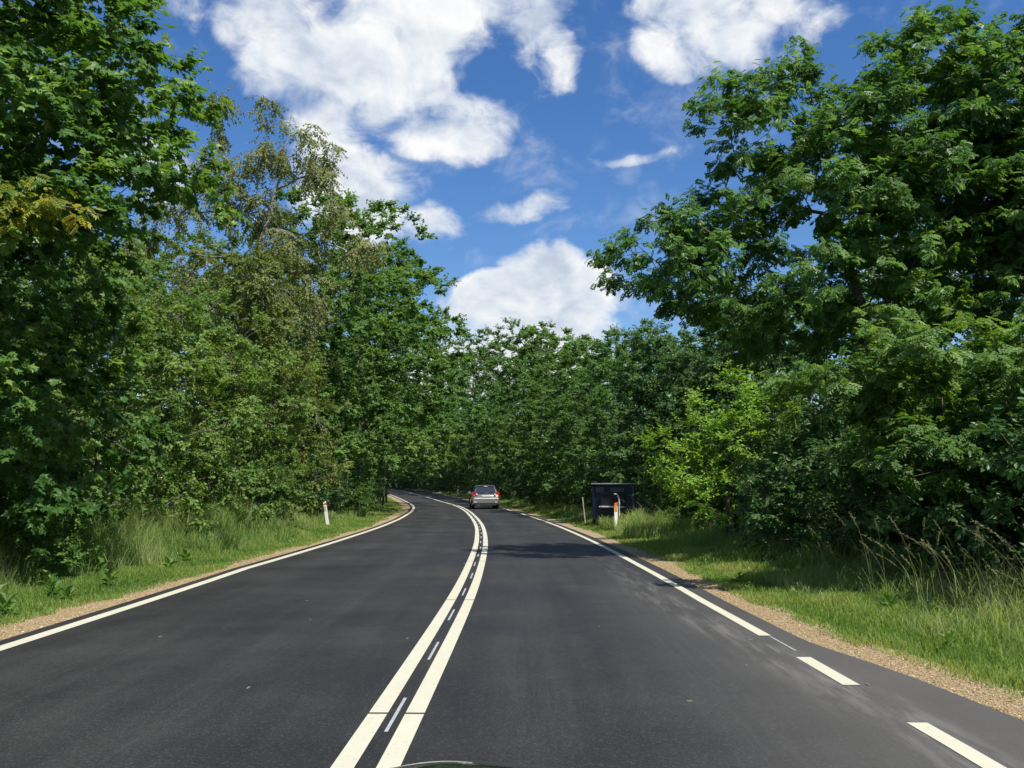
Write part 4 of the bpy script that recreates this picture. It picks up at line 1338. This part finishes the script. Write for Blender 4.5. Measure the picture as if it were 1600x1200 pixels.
panel('rear_window', [(-.64, -1.965, 1.02), (.64, -1.965, 1.02), (.54, -1.745, 1.42), (-.54, -1.745, 1.42)], 'glass')
panel('windscreen', [(.68, 1.04, 1.02), (-.68, 1.04, 1.02), (-.55, .42, 1.40), (.55, .42, 1.40)], 'glass')
for s in (1, -1):
    for y0, y1 in ((-1.45, -.52), (-.44, .50)):
        q = [(s * .812, y0, .97), (s * .812, y1, .97), (s * .662, min(y1, .28), 1.40), (s * .662, y0 + .05, 1.40)]
        panel('side_window', q if s > 0 else q[::-1], 'glass', .01)
    obj('door_mirror', bm_mesh('door_mirror', lambda bm: box(bm, min(s * .83, s * 1.0), max(s * .83, s * 1.0), .52, .62, .96, 1.09), M['car'], bevel=.02), car)
    lamp = obj('tail_lamp', bm_mesh('tail_lamp', lambda bm: loft(bm, [[(s * .50, -2.01, .86), (s * .80, -1.985, .78), (s * .86, -1.90, .80), (s * .84, -1.88, 1.08), (s * .74, -1.96, 1.12), (s * .52, -2.0, .99)], [(s * .51, -2.045, .87), (s * .79, -2.02, .79), (s * .875, -1.92, .81), (s * .855, -1.90, 1.07), (s * .73, -1.99, 1.11), (s * .53, -2.03, .98)]]), M['tail']), car)
    obj('reversing_light', bm_mesh('reversing_light', lambda bm: box(bm, min(s * .52, s * .63), max(s * .52, s * .63), -2.058, -2.02, .89, .97), M['tail_clear'], bevel=.008), lamp)
    obj('bumper_reflector', bm_mesh('bumper_reflector', lambda bm: box(bm, min(s * .58, s * .76), max(s * .58, s * .76), -2.105, -2.07, .43, .47), M['plate']), car)
    for y in (-1.25, 1.28):
        def tyre(bm):
            prof = [(.19, -.09), (.29, -.10), (.315, -.07), (.32, 0), (.315, .07), (.29, .10), (.19, .09)]
            loft_r = [[(x, r * math.cos(a), r * math.sin(a)) for r, x in prof] for a in [i * 2 * math.pi / 24 for i in range(25)]]
            loft(bm, loft_r, cap=False, closed=True)

        def rim(bm):
            loft(bm, [[(.06 * s, .20 * math.cos(a), .20 * math.sin(a)) for a in [i * math.pi / 8 for i in range(16)]], [(.085 * s, .17 * math.cos(a), .17 * math.sin(a)) for a in [i * math.pi / 8 for i in range(16)]], [(.07 * s, .05 * math.cos(a), .05 * math.sin(a)) for a in [i * math.pi / 8 for i in range(16)]]])
        whl = obj('wheel', bm_mesh('wheel', tyre, M['tyre'], smooth=True), car, (s * .775, y, .32))
        obj('rim', bm_mesh('rim', rim, M['rim']), whl)
        obj('wheel_arch', bm_mesh('wheel_arch', lambda bm: loft(bm, [[(s * .70, y + r * math.cos(a), .32 + r * math.sin(a)) for r, a in [(.37, i * math.pi / 10) for i in range(11)]], [(s * .893, y + r * math.cos(a), .32 + r * math.sin(a)) for r, a in [(.37, i * math.pi / 10) for i in range(11)]]]), M['car_dark']), car)
obj('bumper', bm_mesh('bumper', lambda bm: loft(bm, [half([(.70 * k, y, .40), (.84 * k, y, .40), (.86 * k, y, .52), (.84 * k, y, .63), (.80 * k, y, .655)]) for y, k in ((-1.90, 1.0), (-2.06, .985), (-2.10, .93))]), M['car'], smooth=False), car)
obj('bumper_ledge', bm_mesh('bumper_ledge', lambda bm: loft(bm, [[(-.80, -1.98, .66), (-.74, -2.09, .658), (.74, -2.09, .658), (.80, -1.98, .66)], [(-.79, -1.97, .75), (-.72, -2.05, .70), (.72, -2.05, .70), (.79, -1.97, .75)]]), M['bright']), car)
obj('valance', bm_mesh('valance', lambda bm: box(bm, -.66, .66, -2.09, -1.85, .22, .395), M['car_dark'], bevel=.02), car)
obj('number_plate', bm_mesh('number_plate', lambda bm: box(bm, -.26, .26, -2.062, -2.02, .79, .90), M['plate'], bevel=.004), car)
obj('spoiler', bm_mesh('spoiler', lambda bm: loft(bm, [[(-.57, -1.80, 1.455), (.57, -1.80, 1.455), (.57, -1.80, 1.49), (-.57, -1.80, 1.49)], [(-.58, -1.45, 1.49), (.58, -1.45, 1.49), (.58, -1.45, 1.515), (-.58, -1.45, 1.515)]]), M['car']), car)
obj('brake_light', bm_mesh('brake_light', lambda bm: box(bm, -.12, .12, -1.815, -1.775, 1.425, 1.452), M['tail_clear']), car)
obj('wiper', bm_mesh('wiper', lambda bm: loft(bm, [[(-.02, -2.0, 1.03), (.02, -2.0, 1.03), (.02, -1.985, 1.06), (-.02, -1.985, 1.06)], [(.36, -1.985, 1.07), (.36, -1.985, 1.09), (.36, -1.972, 1.09), (.36, -1.972, 1.07)]]), M['car_dark']), car)
obj('exhaust', bm_mesh('exhaust', lambda bm: loft(bm, [[(-.45 + .03 * math.cos(a), y, .25 + .03 * math.sin(a)) for a in [i * math.pi / 4 for i in range(8)]] for y in (-2.1, -1.8)]), M['steel']), car)

# ------------------------------------------------------------------ the bonnet of the car the photograph is taken from
M['bonnet'] = simple('black_bonnet_paint', (.020, .021, .023), .10, coat=1.0, var=.1)


def hood(bm):
    ys_ = np.linspace(.95, 2.12, 30)
    xs_ = np.linspace(-.78, .78, 61)
    grid = []
    for y in ys_:
        f_ = (y - .95) / 1.17
        row = []
        for x in xs_:
            z = 1.0 - .115 * f_ - .10 * max(0, f_ - .72) ** 2 / .0784 * .9
            z -= .055 * abs(x / .78) ** 2.6
            z += .026 * math.exp(-((abs(x) - .44) / .16) ** 2) * (1 - .3 * f_)
            row.append(bm.verts.new((x * (1 - .10 * f_ ** 3), y, z)))
        grid.append(row)
    for a, c_ in zip(grid[:-1], grid[1:]):
        for i in range(len(xs_) - 1):
            bm.faces.new((a[i], a[i + 1], c_[i + 1], c_[i]))


own = thing('own_car_front', 'glossy black bonnet of the car carrying the camera at the bottom edge', 'car bonnet', (.25, 0, -.027))
own.rotation_euler = (0, .035, 0)
obj('bonnet', bm_mesh('bonnet', hood, M['bonnet'], smooth=True), own)
obj('bumper', bm_mesh('bumper', lambda bm: loft(bm, [half([(.55 * k, y, .25), (.74 * k, y, .30), (.78 * k, y, .48), (.72 * k, y, .70)]) for y, k in ((1.75, 1.0), (2.1, .97), (2.2, .86))]), M['bonnet'], smooth=True), own)
for s in (-1, 1):
    obj('wing', bm_mesh('wing', lambda bm: loft(bm, [[(s * .74, y, .45), (s * .80, y, .50), (s * .80, y, zt - .08), (s * .765, y, zt - .035), (s * .72, y, zt - .08)] for y, zt in ((.95, .95), (1.5, .91), (1.9, .86), (2.05, .78))]), M['bonnet'], smooth=True), own)
    obj('headlight', bm_mesh('headlight', lambda bm: box(bm, min(s * .45, s * .70), max(s * .45, s * .70), 2.08, 2.17, .60, .70), M['tail_clear'], bevel=.02), own)
